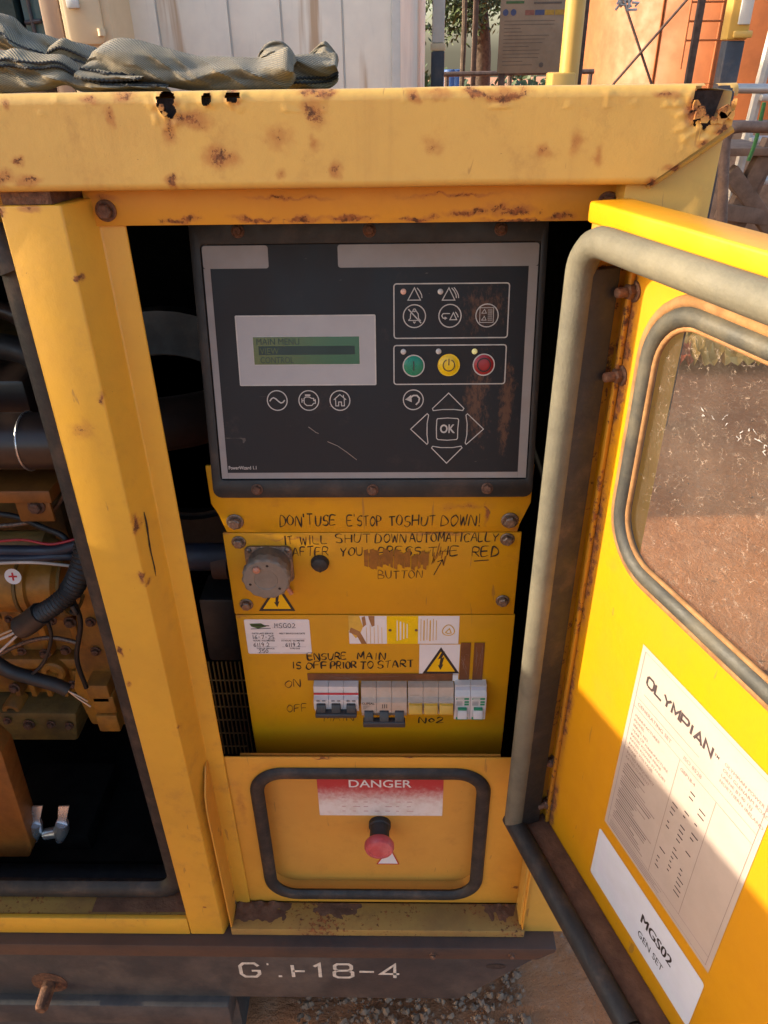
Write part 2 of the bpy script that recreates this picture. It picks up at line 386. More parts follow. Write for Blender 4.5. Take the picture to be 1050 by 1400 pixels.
def sp(px, py, Y, r=12, rz=None, st=1):
    """a rust place found on plane Y; r in millimetres"""
    p = onY(px, py, Y); r = r/1000; return (p.x, p.y, p.z, r, .03, (rz/1000 if rz else r), st)
RY = -.040          # front face of the canopy rail
rail_spots = [sp(228, 142, RY, 11, 12), sp(283, 135, RY, 6, 7), sp(318, 133, RY, 9, 9), sp(258, 165, RY, 22, 10, .85), sp(230, 180, RY, 9, 12, .7), sp(435, 124, RY, 22, 7, 1), sp(430, 150, RY, 14, 16, .72), sp(428, 195, RY, 6, 9, .6),
  sp(150, 160, RY, 7, 12, .8), sp(170, 130, RY, 14, 6, .75), sp(120, 135, RY, 14, 5, .75), sp(300, 216, RY, 20, 12, .78), sp(236, 248, RY, 8, 6, .95), sp(25, 222, RY, 7, 6, .85), sp(40, 250, RY, 16, 6, .9), sp(5, 245, RY, 14, 7, .85), sp(5, 142, RY, 5, 8, .8),
  sp(460, 236, RY, 7, 8, .8), sp(385, 238, RY, 6, 6, .7), sp(380, 190, RY, 16, 14, .58), sp(563, 130, RY, 7, 7, .95), sp(600, 128, RY, 18, 5, .7), sp(690, 128, RY, 32, 7, .95), sp(650, 127, RY, 14, 5, .9), sp(790, 195, RY, 10, 14, .66), sp(745, 205, RY, 7, 6, .7), sp(818, 215, RY, 6, 12, .66), sp(590, 200, RY, 12, 10, .6), sp(910, 126, RY, 14, 5, .8),
  sp(975, 145, RY, 22, 18, 1.1), sp(950, 150, RY, 10, 16, .9), sp(892, 250, RY, 9, 7, 1), sp(920, 230, RY, 12, 5, .8), sp(960, 195, RY, 7, 5, .8), sp(990, 178, RY, 10, 6, .95)]
TH = R_(19.6); DO = onY(740, 750, -.045); DO.z = 0
DF = Fr(DO, (math.sin(TH), -math.cos(TH), 0), (0, 0, 1)); SK = -.034
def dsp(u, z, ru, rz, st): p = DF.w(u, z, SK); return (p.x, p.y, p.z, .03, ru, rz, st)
DSP = [dsp(.022, 1.06, .016, .12, .95), dsp(.024, .9, .014, .16, .8), dsp(.022, .72, .015, .14, .85), dsp(.022, .58, .016, .08, .95), dsp(.03, .53, .03, .02, .9), dsp(.045, .95, .012, .05, .5), dsp(.12, .525, .06, .012, .8), dsp(.22, .525, .06, .012, .75)]  # rust and dust stains; the strip along the hinge also paints in shade
M = {}
M['rail'] = paint('faded_yellow_rail_paint', (.58, .355, .085), (.51, .305, .075), rail_spots, thr=.67, streak=.14, grime=.6, rough=.42, specks=.6, peel=.3)
M['corner'] = paint('corner_paint', (.58, .345, .06), (.50, .30, .06), rail_spots[-6:], grime=.35, rough=.42)
hd = [sp(640, 290, 0, 30, 5, .95), sp(700, 285, 0, 40, 8, .85), sp(760, 295, 0, 18, 5, 1), sp(480, 296, 0, 30, 4, .95), sp(350, 297, 0, 30, 4, .95), sp(420, 298, 0, 25, 4, 1), sp(250, 300, 0, 26, 4, .95), sp(570, 297, 0, 26, 4, 1), sp(150, 270, 0, 16, 4, .75), sp(855, 275, -.02, 7, 12, .95), sp(620, 264, 0, 60, 3, .75), sp(400, 268, 0, 60, 3, .7), sp(700, 300, 0, 45, 3, 1)]
M['header'] = paint('header_paint', (.58, .27, .018), (.52, .235, .02), hd, grime=.55, rough=.5, gcol=(.3, .11, .03))
PYF = -.036
ps = [sp(185, 720, PYF, 5, 16, .9), sp(192, 790, PYF, 6, 10, .95), sp(200, 800, PYF, 8, 6, .7), sp(163, 890, PYF, 4, 12, .95), sp(174, 935, PYF, 4, 8, .95), sp(140, 545, PYF, 4, 8, .75), sp(105, 382, PYF, 3, 4, .9), sp(115, 590, PYF, 18, 14, .5), sp(40, 285, PYF, 16, 4, .8), sp(3, 290, PYF, 5, 8, .9), sp(280, 1240, PYF, 4, 4, .9), sp(243, 995, PYF, 3, 4, .9)]
M['post'] = paint('post_paint', (.67, .355, .034), (.59, .31, .032), ps, grime=.75, rough=.38, specks=.7, gcol=(.3, .14, .04))
fl = [sp(175, 400, 0, 4, 14, .8), sp(190, 470, 0, 3, 30, .8), sp(205, 560, 0, 3, 30, .85), sp(216, 620, 0, 3, 25, .8), sp(165, 350, 0, 10, 14, .55), sp(225, 660, 0, 3, 14, .8)]
M['flange'] = paint('flange_paint', (.64, .275, .005), (.57, .24, .006), fl, grime=.35, rough=.4, specks=.6)
M['boxp'] = paint('stop_panel_paint', (.66, .32, .04), (.56, .26, .03), [sp(282, 1085, 0, 6, 5, .9), sp(322, 1213, 0, 5, 5, 1), sp(705, 1213, 0, 7, 5, 1), sp(300, 1068, 0, 8, 3, .9), sp(440, 1036, 0, 18, 3, .9), sp(560, 1036, 0, 9, 3, .9), sp(330, 1100, 0, 8, 60, .45)], grime=.5, rough=.42, streak=.12, gcol=(.35, .16, .05))
M['recess'] = paint('recess_paint', (.60, .29, .05), (.55, .26, .045), [], grime=.4, rough=.45)
pl = [sp(310, 727, .044, 12, 4, .8), sp(330, 840, .044, 12, 3, .5), sp(705, 722, .044, 8, 6, .75), sp(640, 690, .044, 50, 7, .5), sp(665, 700, .044, 4, 22, .75), sp(400, 735, .044, 60, 3, .55), sp(600, 727, .044, 60, 3, .6), sp(370, 760, .044, 26, 30, .45)]
M['plate'] = paint('panel_plate_paint', (.60, .285, .004), (.53, .245, .006), pl, grime=.5, rough=.38, specks=.35, gcol=(.33, .12, .02))
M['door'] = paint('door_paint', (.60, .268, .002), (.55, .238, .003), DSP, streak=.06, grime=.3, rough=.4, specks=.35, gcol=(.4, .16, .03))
M['doorflange'] = paint('door_flange_paint', (.50, .22, .012), (.42, .17, .012), [], rust=.18, grime=.7, rough=.5, gcol=(.2, .06, .02))
M['doorlip'] = paint('door_lip_paint', (.62, .27, .003), (.56, .24, .005), [], grime=.3, rough=.35)
M['rust'] = plain('rust', (.11, .042, .02), .9, var=.6, scale=160, dust=.6, dcol=(.28, .11, .035), bmp=.8, bscale=300)
M['rusthole'] = plain('rusted_inside', (.035, .02, .016), .95, var=.6, scale=200, bmp=.6)
# rubber seals: grey-green weathered rubber with dust
M['seal'] = plain('weathered_seal', (.10, .093, .068), .75, var=.25, scale=30, dust=.6, dcol=(.22, .19, .12), bmp=.25, bscale=500, dthr=(.2, .8))
M['sealdark'] = plain('dark_seal', (.016, .016, .017), .6, var=.3, scale=60, dust=.55, dcol=(.12, .075, .05), bmp=.2, bscale=400)
M['blackplastic'] = plain('bezel_plastic', (.010, .010, .011), .5, var=.3, scale=60, dust=.4, dcol=(.10, .055, .035), bmp=.08, bscale=900)
M['inside'] = plain('dark_lining', (.006, .0055, .005), .95, var=.4)
M['steel'] = plain('dull_zinc', (.27, .21, .17), .45, metal=.75, var=.5, scale=300, dust=.6, dcol=(.22, .11, .06), bmp=.3, bscale=700)
M['rustbolt'] = plain('rusty_bolt', (.17, .09, .06), .65, metal=.35, var=.5, scale=300, dust=.7, dcol=(.2, .07, .03), bmp=.5, bscale=700)
M['chrome'] = plain('bright_clip', (.62, .64, .68), .28, metal=.85, var=.1)
M['copper'] = plain('wire_strands', (.65, .5, .38), .35, metal=.7, var=.2)
M['ink'] = plain('marker_ink', (.018, .011, .008), .6, var=.5, scale=150)
M['inkfaint'] = plain('worn_marker_ink', (.12, .05, .012), .6, var=.8, scale=150)
M['prt'] = plain('print_black', (.02, .018, .02), .5, var=.3)
M['white'] = plain('white_sticker', (.72, .69, .68), .45, var=.06, scale=30, dust=.18, dcol=(.5, .36, .28))
M['label'] = plain('grey_label', (.47, .39, .335), .35, var=.10, scale=25, dust=.3, dcol=(.45, .33, .24), dthr=(.5, .8))
M['labelw'] = plain('blue_white_label', (.66, .69, .76), .35, var=.06, scale=40, dust=.25, dcol=(.55, .5, .48), dthr=(.5, .8))
M['labelink'] = plain('label_ink', (.07, .05, .055), .5, var=.3)
M['labelfine'] = plain('label_fine_ink', (.26, .19, .18), .5, var=.3)
M['memb'] = None
M['grey'] = plain('grey_membrane_print', (.27, .25, .245), .4, var=.12, scale=30, dust=.35, dcol=(.26, .16, .11), bmp=.03)
M['greylcd'] = plain('display_surround', (.36, .35, .355), .35, var=.06, scale=40, dust=.12, dcol=(.4, .3, .25), dthr=(.55, .85))
M['linew'] = plain('white_line_print', (.50, .47, .44), .4, var=.2, scale=120)
M['green'] = plain('green_button', (.0, .19, .105), .3, var=.1)
M['yellowb'] = plain('yellow_button', (.80, .52, .0), .3, var=.1)
M['redb'] = plain('red_button', (.33, .012, .018), .3, var=.15)
M['reddome'] = plain('red_stop_cap', (.52, .075, .085), .45, var=.2, scale=80, dust=.6, dcol=(.60, .20, .20))
M['stopbody'] = plain('stop_body', (.02, .02, .022), .5)
M['ledoff'] = plain('led_clear', (.55, .52, .5), .25, var=.05)
M['ledpink'] = plain('led_pinkish', (.75, .45, .36), .25, var=.05)
M['ledon'] = emis(plain('led_lit', (.70, .66, .30), .3, var=.05), (1, .9, .35), .06)
M['lcdtext'] = plain('lcd_segments', (.008, .03, .025), .5, var=.1)
M['tape'] = plain('brown_tape', (.17, .058, .018), .45, var=.3, scale=50, dust=.4, dcol=(.26, .11, .045))
M['red'] = plain('warning_red', (.52, .025, .035), .45, var=.15, scale=90)
M['warny'] = plain('warning_yellow', (.80, .46, .0), .4, var=.08)
M['cream'] = plain('breaker_cream', (.50, .42, .35), .4, var=.15, scale=60, dust=.35, dcol=(.4, .22, .1))
M['bwhite'] = plain('breaker_white', (.60, .58, .57), .35, var=.08, scale=60, dust=.2, dcol=(.45, .3, .2))
M['bgrey'] = plain('breaker_grey', (.40, .38, .36), .4, var=.12, scale=60, dust=.3, dcol=(.35, .2, .1))
M['bblue'] = plain('breaker_blue_grey', (.42, .48, .58), .4, var=.12)
M['togd'] = plain('toggle_dark', (.03, .032, .037), .4, var=.2)
M['togy'] = plain('toggle_yellow', (.55, .33, .04), .4, var=.15)
M['togg'] = plain('print_green', (.02, .26, .13), .4, var=.15)
M['capgrey'] = plain('socket_cap_grey', (.20, .165, .13), .6, var=.2, scale=60, dust=.4, dcol=(.25, .15, .09), bmp=.1)
M['capdark'] = plain('socket_dark_grey', (.10, .085, .07), .55, var=.2, scale=60, dust=.3)
M['pinkp'] = plain('pink_plastic', (.50, .22, .14), .5)
M['basemetal'] = plain('dusty_black_base', (.026, .028, .033), .6, var=.35, scale=14, dust=.7, dcol=(.115, .092, .078), bmp=.25, bscale=120, dthr=(.42, .72))
M['basetop'] = plain('base_top_strip', (.022, .020, .022), .7, var=.4, scale=9, dust=.75, dcol=(.085, .038, .022), bmp=.2, dthr=(.3, .6))
M['stencil'] = plain('stencil_white', (.62, .55, .47), .6, var=.35, scale=120)
M['dirt'] = paint('dirty_sill_paint', (.33, .20, .045), (.22, .12, .035), [], rust=.16, grime=1.0, rough=.75, gcol=(.13, .06, .025), specks=1)
M['dirtbrown'] = plain('packed_dust', (.135, .062, .034), .95, var=.45, scale=40, dust=.5, dcol=(.20, .10, .05), bmp=.7, bscale=150)
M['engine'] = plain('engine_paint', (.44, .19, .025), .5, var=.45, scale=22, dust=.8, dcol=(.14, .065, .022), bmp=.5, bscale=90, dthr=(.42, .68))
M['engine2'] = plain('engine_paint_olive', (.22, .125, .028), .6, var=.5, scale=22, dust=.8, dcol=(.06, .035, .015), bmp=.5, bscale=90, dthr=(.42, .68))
M['hose'] = plain('black_hose', (.018, .018, .019), .5, var=.3, dust=.4, dcol=(.09, .05, .03))
M['hoseblue'] = plain('blue_black_hose', (.018, .025, .045), .45, var=.3, dust=.3, dcol=(.09, .05, .03))
M['hosebrown'] = plain('brown_black_pipe', (.035, .022, .018), .35, var=.3, dust=.3, dcol=(.10, .05, .03))
M['wire'] = plain('pale_wire', (.5, .42, .36), .45, var=.2)
M['bracket'] = plain('orange_bracket', (.24, .085, .015), .5, var=.3, dust=.4, dcol=(.15, .05, .015))

def membrane():
    mt, nt, bs = base('membrane_black'); P = pos(nt)
    n = tex(nt, P, 12, 5, .6); col = mix(nt, rng(nt, n, .35, .7), (.009, .011, .016), (.014, .013, .015))
    # brownish rub marks down the right side, thin scratches elsewhere
    a, b = PAN.at(655, 545); c = PAN.w(a, b); a2, b2 = PAN.at(690, 560); c2 = PAN.w(a2, b2); a3, b3 = PAN.at(660, 420); c3 = PAN.w(a3, b3)
    mk = spots_mask(nt, P, [(c.x, c.y, c.z, .022, .06, .09, .8), (c2.x, c2.y, c2.z, .012, .05, .09, .9), (c3.x, c3.y, c3.z, .045, .05, .04, .75)], wob=.01, wscale=30)
    gr = tex(nt, P, 330, 6, .75, stretch=(1, 1, .45))
    col = mix(nt, rng(nt, op(nt, 'ADD', op(nt, 'MULTIPLY', mk, .42), op(nt, 'MULTIPLY', gr, .8)), .56, .78, 0, .75), col, (.13, .062, .036))
    sm = rng(nt, tex(nt, P, 22, 7, .75), .56, .8, 0, .5); col = mix(nt, sm, col, (.07, .048, .042))
    sc = rng(nt, tex(nt, P, 90, 3, .5, 2.5, stretch=(.25, 1, 1.3)), .735, .76, 0, .35); col = mix(nt, sc, col, (.2, .17, .15))
    L(nt, col, bs.inputs['Base Color']); L(nt, rng(nt, n, .3, .7, .4, .55), bs.inputs['Roughness']); bs.inputs['Specular IOR Level'].default_value = .3; return mt
def lcd():
    mt, nt, bs = base('lcd_green'); P = pos(nt)
    a, b = PAN.at(347, 478); x0 = PAN.w(a, b).x
    s = N(nt, 'ShaderNodeSeparateXYZ'); L(nt, P, s.inputs[0])
    f = rng(nt, s.outputs[0], x0, x0+.085)
    col = mix(nt, f, (.095, .115, .042), (.028, .115, .065)); col = mix(nt, rng(nt, tex(nt, P, 60, 3), .3, .7, 0, .25), col, (.05, .08, .04))
    L(nt, col, bs.inputs['Base Color']); bs.inputs['Roughness'].default_value = .15; return mt
def glassmat():
    mt, nt, bs = base('scratched_pane'); P = pos(nt)
    # clear sheet under a film of dust and a tangle of fine scratches
    wv = N(nt, 'ShaderNodeTexVoronoi', feature='DISTANCE_TO_EDGE'); wv.inputs['Scale'].default_value = 150
    nz = N(nt, 'ShaderNodeTexNoise'); nz.inputs['Scale'].default_value = 55; nz.inputs['Detail'].default_value = 5; L(nt, P, nz.inputs['Vector'])
    ma = N(nt, 'ShaderNodeVectorMath', operation='MULTIPLY_ADD'); L(nt, nz.outputs['Color'], ma.inputs[0]); ma.inputs[1].default_value = (.03, .03, .03); L(nt, P, ma.inputs[2]); L(nt, ma.outputs[0], wv.inputs['Vector'])
    scr = op(nt, 'MULTIPLY', rng(nt, wv.outputs[0], .045, .0), rng(nt, tex(nt, P, 150, 4, .6), .5, .64))
    film = rng(nt, tex(nt, P, 16, 7, .7), .3, .75, .03, .11); gr = rng(nt, tex(nt, P, 500, 4, .7), .55, .75, 0, .13)
    fac = op(nt, 'MINIMUM', op(nt, 'ADD', op(nt, 'ADD', film, gr), op(nt, 'MULTIPLY', scr, .40)), .95)
    bs.inputs['Base Color'].default_value = (.42, .33, .26, 1); bs.inputs['Roughness'].default_value = .6
    tr = N(nt, 'ShaderNodeBsdfTransparent'); tr.inputs[0].default_value = (.86, .84, .8, 1)
    gl = N(nt, 'ShaderNodeBsdfGlossy'); gl.inputs['Roughness'].default_value = .12
    m0 = N(nt, 'ShaderNodeMixShader'); m0.inputs[0].default_value = .05; L(nt, tr.outputs[0], m0.inputs[1]); L(nt, gl.outputs[0], m0.inputs[2])
    ms = N(nt, 'ShaderNodeMixShader'); L(nt, fac, ms.inputs[0]); L(nt, m0.outputs[0], ms.inputs[1]); L(nt, bs.outputs[0], ms.inputs[2])
    L(nt, ms.outputs[0], nt.nodes['Material Output'].inputs['Surface']); return mt
def groundmat():
    mt, nt, bs = base('red_dirt'); P = pos(nt)
    col = mix(nt, rng(nt, tex(nt, P, 2.2, 6, .6), .3, .7), (.50, .20, .08), (.38, .15, .065))
    col = mix(nt, rng(nt, tex(nt, P, 30, 7, .7), .45, .7), col, (.50, .235, .12))
    col = mix(nt, rng(nt, tex(nt, P, 120, 4, .7), .6, .72, 0, .7), col, (.30, .23, .19))
    L(nt, col, bs.inputs['Base Color']); bs.inputs['Roughness'].default_value = .95
    bump(nt, op(nt, 'ADD', tex(nt, P, 18, 8, .7), op(nt, 'MULTIPLY', tex(nt, P, 140, 4, .7), .4)), 1.0, .03, bs); return mt
def webbing():
    mt, nt, bs = base('grey_webbing'); P = pos(nt)
    uv = N(nt, 'ShaderNodeUVMap').outputs[0]
    wv = N(nt, 'ShaderNodeTexWave', wave_type='BANDS', bands_direction='DIAGONAL'); wv.inputs['Scale'].default_value = 26; wv.inputs['Distortion'].default_value = .6; wv.inputs['Detail'].default_value = 1; L(nt, uv, wv.inputs['Vector'])
    s = wv.outputs['Fac']
    col = mix(nt, rng(nt, tex(nt, P, 26, 4, .6), .35, .65), (.22, .165, .085), (.135, .11, .068))
    col = mix(nt, rng(nt, s, .0, .7, .8, 0), col, (.035, .033, .028))
    col = mix(nt, rng(nt, tex(nt, P, 60, 6, .7), .55, .75, 0, .6), col, (.30, .2, .1))
    L(nt, col, bs.inputs['Base Color']); bs.inputs['Roughness'].default_value = .95; bs.inputs['Sheen Weight'].default_value = .15
    bump(nt, op(nt, 'ADD', s, tex(nt, P, 300, 4, .6)), .6, .0012, bs); return mt
def containermat():
    mt, nt, bs = base('weathered_white_steel'); P = pos(nt)
    col = mix(nt, rng(nt, tex(nt, P, 3, 5, .6), .3, .7), (.78, .73, .62), (.66, .62, .54))
    col = mix(nt, rng(nt, tex(nt, P, 5.5, 4, .6, stretch=(1, 1, .06)), .57, .68, 0, .75), col, (.36, .2, .075))
    col = mix(nt, rng(nt, tex(nt, P, 14, 5, .6, stretch=(1, 1, .1)), .55, .8, 0, .4), col, (.33, .30, .27))
    L(nt, col, bs.inputs['Base Color']); bs.inputs['Roughness'].default_value = .5; return mt
M['ground'] = groundmat(); M['web'] = webbing(); M['container'] = containermat(); M['pane'] = glassmat()
M['winseal'] = plain('window_seal_rubber', (.045, .045, .040), .6, var=.3, scale=40, dust=.55, dcol=(.16, .135, .085), bmp=.2, bscale=400, dthr=(.4, .75))
M['inside'].node_tree.nodes['Principled BSDF'].inputs['Specular IOR Level'].default_value = .1
M['stone'] = plain('gravel', (.25, .155, .10), .9, var=.5, scale=60, dust=.8, dcol=(.24, .12, .065), bmp=.4)
M['stitch'] = plain('stitching', (.02, .02, .022), .8)
M['creamtruck'] = plain('cream_truck_paint', (.60, .47, .30), .45, var=.1, scale=4)
M['beige'] = plain('beige_panel', (.42, .30, .21), .5, var=.15, scale=4)
M['cabglass'] = plain('cab_glass', (.12, .2, .2), .08, var=.2, scale=6)
M['darkglass'] = plain('dark_cab_glass', (.03, .05, .05), .1)
M['pale'] = plain('pale_post', (.55, .55, .52), .5, var=.15, scale=5)
M['darkpost'] = plain('blue_black_post', (.025, .03, .045), .5, var=.3, scale=20, dust=.2)
M['brownpost'] = plain('brown_steel', (.09, .05, .035), .7, var=.4, scale=20)
M['board'] = plain('weathered_board', (.27, .18, .11), .6, var=.25, scale=6, dust=.3, dcol=(.2, .12, .07))
M['boardink'] = plain('board_print', (.10, .07, .05), .6)
M['boardblue'] = plain('board_blue', (.05, .06, .13), .6)
M['boardred'] = plain('board_red', (.24, .08, .05), .6)
M['boardyel'] = plain('board_yellow', (.38, .21, .02), .6)
M['boardgreen'] = plain('board_green', (.05, .11, .03), .6)
M['yellowcol'] = plain('bright_yellow_paint', (.52, .32, .07), .45, var=.12, scale=5, dust=.2, dcol=(.4, .2, .06))
M['tank'] = plain('orange_tank_paint', (.32, .088, .013), .6, var=.3, scale=3, dust=.4, dcol=(.24, .07, .02))
M['alu'] = plain('aluminium', (.42, .41, .40), .45, metal=.6, var=.2, scale=20, dust=.3)
M['pipe'] = plain('rusty_pipe', (.17, .11, .085), .6, metal=.3, var=.4, scale=30, dust=.4)
M['wood'] = plain('dusty_timber', (.16, .10, .07), .85, var=.4, scale=14, dust=.4, dcol=(.25, .14, .08))
M['bark'] = plain('bark', (.09, .06, .04), .9, var=.5, scale=20)
M['leaf'] = plain('leaf_green', (.055, .085, .022), .6, var=.5, scale=3, dust=.4, dcol=(.11, .12, .03))
M['blue'] = plain('blue_plastic', (.03, .10, .30), .5)
M['greenrope'] = plain('green_rope', (.03, .14, .03), .7)

def dangermat(b0, b1):
    """red ink worn away towards the lower edge"""
    mt, nt, bs = base('danger_ink'); P = pos(nt); s = N(nt, 'ShaderNodeSeparateXYZ'); L(nt, P, s.inputs[0])
    f = rng(nt, s.outputs[2], b0+.012, b0+.062, 0, 1, False)
    f = op(nt, 'ADD', f, op(nt, 'MULTIPLY', op(nt, 'SUBTRACT', tex(nt, P, 160, 6, .7), .5), .7))
    col = mix(nt, rng(nt, f, .1, .9), mix(nt, rng(nt, tex(nt, P, 60, 6, .7), .4, .7), (.72, .66, .62), (.62, .54, .48)), (.42, .03, .04))
    L(nt, col, bs.inputs['Base Color']); bs.inputs['Roughness'].default_value = .5; return mt
# ================================================================== the ground
G = MB()
gx = [-400, -60, -12, -5] + [-3+.1*i for i in range(71)] + [6, 14, 60, 400]
gy = [-60, -8, -3] + [-1.2+.1*i for i in range(62)] + [7, 10, 16, 30, 80, 250, 900]
def gfn(i, j):
    x, y = gx[i], gy[j]; near = 1 if (-3 <= x <= 4 and -1.2 <= y <= 5) else 0
    z = (noise.noise(Vector((x*1.7, y*1.7, 0)))*.03+noise.noise(Vector((x*6, y*6, 3)))*.012)*near
    if -1.4 < x < .35 and -.1 < y < .85: z *= .2
    return (x, y, z-.006-max(0, y-9)*.024)
G.grid(len(gx), len(gy), gfn)
ground = G.build('ground', M['ground'], kind='structure', smooth=80)
ground['label'] = 'red brown dirt ground around the generator'
GS = MB(); rg = random.Random(3)
for k in range(1900):
    if k < 1100: p = Vector((rg.uniform(-.16, .19), rg.uniform(-.03, .13), 0)); r = .0012+.0062*rg.random()**3
    else: p = Vector((rg.uniform(-.1, 1.6), rg.uniform(-.1, 2.2), 0)); r = .001+.005*rg.random()**4
    vs_ = []
    for d in ((1,0,0),(-1,0,0),(0,1,0),(0,-1,0),(0,0,1),(0,0,-.6),(.6,.6,.5),(-.6,.5,.5),(.5,-.7,.4),(-.6,-.6,.5)):
        vs_.append(p+Vector(d)*r*rg.uniform(.6, 1.3)+Vector((0, 0, r*.1)))
    bm = bmesh.new()
    for v in vs_: bm.verts.new(v)
    bmesh.ops.convex_hull(bm, input=bm.verts); bm.verts.index_update(); 
    GS.add([v.co.copy() for v in bm.verts], [tuple(v.index for v in f.verts) for f in bm.faces]); bm.free()
gs = GS.build('gravel', M['stone'], kind='stuff', smooth=0); gs['label'] = 'loose grey gravel stones on the red dirt'; gs['category'] = 'gravel'

# ================================================================== the generator set
gen = thing('generator_set', 'rusty yellow enclosed generator set with open control door and black panel', 'generator', (0, .35, .0))
FO, FB, FP = FY(0), FY(PYF), FY(.044)
XL, XRT, YR = -1.15, .209, .78
zrb = onY(500, 258, RY).z; zrt = onY(500, 121, RY).z

# --- canopy rail with rusted-through holes
HOLES = []
for (px_, py_, rx, rz) in ((228, 141, .0058, .0072), (283, 136, .0032, .0030), (318, 132, .0045, .0032), (968, 141, .0095, .0125), (985, 132, .010, .006)):
    p = onY(px_, py_, RY); HOLES.append((p.x, p.z, rx, rz))
def hole_d(x, z):
    best = 9
    for hx, hz, rx, rz in HOLES:
        d = math.hypot((x-hx)/rx, (z-hz)/rz)+noise.noise(Vector((x*260, z*260, 1)))*.45
        best = min(best, d)
    return best
xm0 = onY(885, 250, RY).x; xm1 = onY(1000, 172, RY).x; zm1 = onY(1000, 172, RY).z
cols = [XL+.001, -.9, -.6, -.4]; _x = -.33
while _x < .205:
    cols.append(_x); _x += .0006 if any(abs(_x-h[0]) < h[2]*1.5 for h in HOLES) else .0016
cols.append(.205)
prof = [(.0, zrb), (-.02, zrb), (RY+.004, zrb), (RY+.0012, zrb+.0012), (RY, zrb+.004)]
zz = [zrb+.004+(zrt-.036-zrb-.004)*k/14 for k in range(1, 15)]
zz += [zrt-.036+.030*k/44 for k in range(1, 44)]
for z_ in zz: prof.append((RY, z_))
nf = len(zz)+1
for k in range(0, 6): prof.append((RY+.006-.006*math.cos(R_(18*k)), zrt-.006+.006*math.sin(R_(18*k))))
for y_ in (-.025, -.01, .01, .03): prof.append((y_, zrt-(y_-RY)*.034))
def rfn(i, j):
    x = cols[i]; y, z = prof[j]
    f = min(1, max(0, (z-zrb)/(zm1-zrb))); xr = xm0+(xm1-xm0)*f
    if x > .08: x = .08+(x-.08)*(xr-.08)/(cols[-1]-.08)
    d = hole_d(x, z) if y < -.02 else 9
    amp = 0
    if d < 2.4: amp = max(0, 2.4-d)*.0011*(noise.noise(Vector((x*180, z*180, 7)))+.35)
    b = noise.noise(Vector((x*120, z*120, 2)))
    if j > nf-6: amp += max(0, b-.3)*.0010
    wv = noise.noise(Vector((x*7, z*9, 5)))*.0007
    yy = y-amp-wv if y < -.02 else y
    return (x, yy, z+noise.noise(Vector((x*9, 0, 3)))*.0007)
rb = MB(); rb.grid(len(cols), len(prof), rfn, keep=lambda i, j: not (4 < j < nf+9 and i > 4 and hole_d(rfn(i, j)[0]+.0007, prof[j][1]+.0006) < 1))
rail = rb.build('canopy_rail', M['rail'], gen, smooth=50, label='faded yellow canopy rail with rust holes along its top edge')
MB().prism(FY(RY+.008), [(-.9, zrb+.002), (xm0-.008, zrb+.002), (xm1-.010, zm1), (xm1-.006, zrt-.004), (-.9, zrt-.004)], -.002, 0).build('inner_channel', M['rusthole'], gen)
fk = MB(); rr_ = random.Random(5)     # loose flakes round the rusted corner
for (px_, py_, s_) in ((955, 155, 7), (962, 163, 6), (990, 152, 7), (998, 158, 5), (975, 165, 5), (950, 143, 5), (985, 160, 6), (222, 148, 4), (226, 155, 3)):
    a, b = FY(RY).at(px_, py_); s_ *= .00055
    MB().prism(FY(RY), [(a+s_*rr_.uniform(.6, 1.3)*math.cos(t), b+s_*rr_.uniform(.6, 1.3)*math.sin(t)) for t in (0, 1, 2, 3, 4.1, 5.2)], .0004, .0022).build('rust_flake', M['rail'], rail, smooth=0)
MB().prism(Fr((XL, 0, 0), (0, 1, 0), (0, 0, 1)), [(.03, zrt-.0034), (YR, zrt-.028), (YR, zrt-.031), (.03, zrt-.006)], 0, XRT-XL).build('roof_panel', M['rail'], gen)
# --- corner panel beyond the mitre, right post, end wall
cp = MB()
cp.prism(FO, [(.150, .29), (XRT, .29), (XRT, zrt-.004), (xm1-.012, zrt-.004), (.150, zrb)], .0, .028)
cp.build('corner_panel', M['corner'], gen, bevel=.002)
sm_ = MB(); a0, b0 = FY(-.03).at(884, 254); a1, b1 = FY(-.03).at(1001, 176)
sm_.tube([(a0, -.030, b0), ((a0+a1)/2, -.031, (b0+b1)/2), (a1, -.030, b1)], .0026, 8).build('mitre_seam', M['corner'], gen)
ew = MB(); ew.box(XY, XRT-.002, XRT, .002, YR, .29, zrt-.035); ew.build('end_wall', M['corner'], gen)
MB().box(XY, XL, XRT-.003, YR-.002, YR, .29, zrt-.035).build('rear_wall', M['post'], gen)
MB().box(XY, XL-.002, XL+.002, -.046, YR-.003, .29, zrb-.002).build('end_wall', M['post'], gen)
MB().box(XY, XL+.003, XRT-.003, .06, YR-.003, .292, .30).build('floor_tray', M['inside'], gen)
li = MB(); li.box(XY, XL+.003, XRT-.004, YR-.012, YR-.004, .301, zrt-.045); li.box(XY, XRT-.012, XRT-.004, .03, YR-.014, .301, zrt-.045); li.box(XY, XL+.003, XRT-.014, .02, YR-.014, zrt-.052, zrt-.046)
li.build('acoustic_lining', M['inside'], gen)
# --- header under the rail
zhb = onY(500, 303, 0).z
hb = MB(); hb.prism(FO, [(onY(124, 300, 0).x, zhb), (.158, zhb), (.158, zrb-.0015), (onY(124, 300, 0).x, zrb-.0015)], .0035, .0065)
hb.box(FO, onY(178, 300, 0).x, .14, zhb-.0, zhb+.002, -.012, .0034)
hb.build('header_strip', M['header'], gen, bevel=.0008)
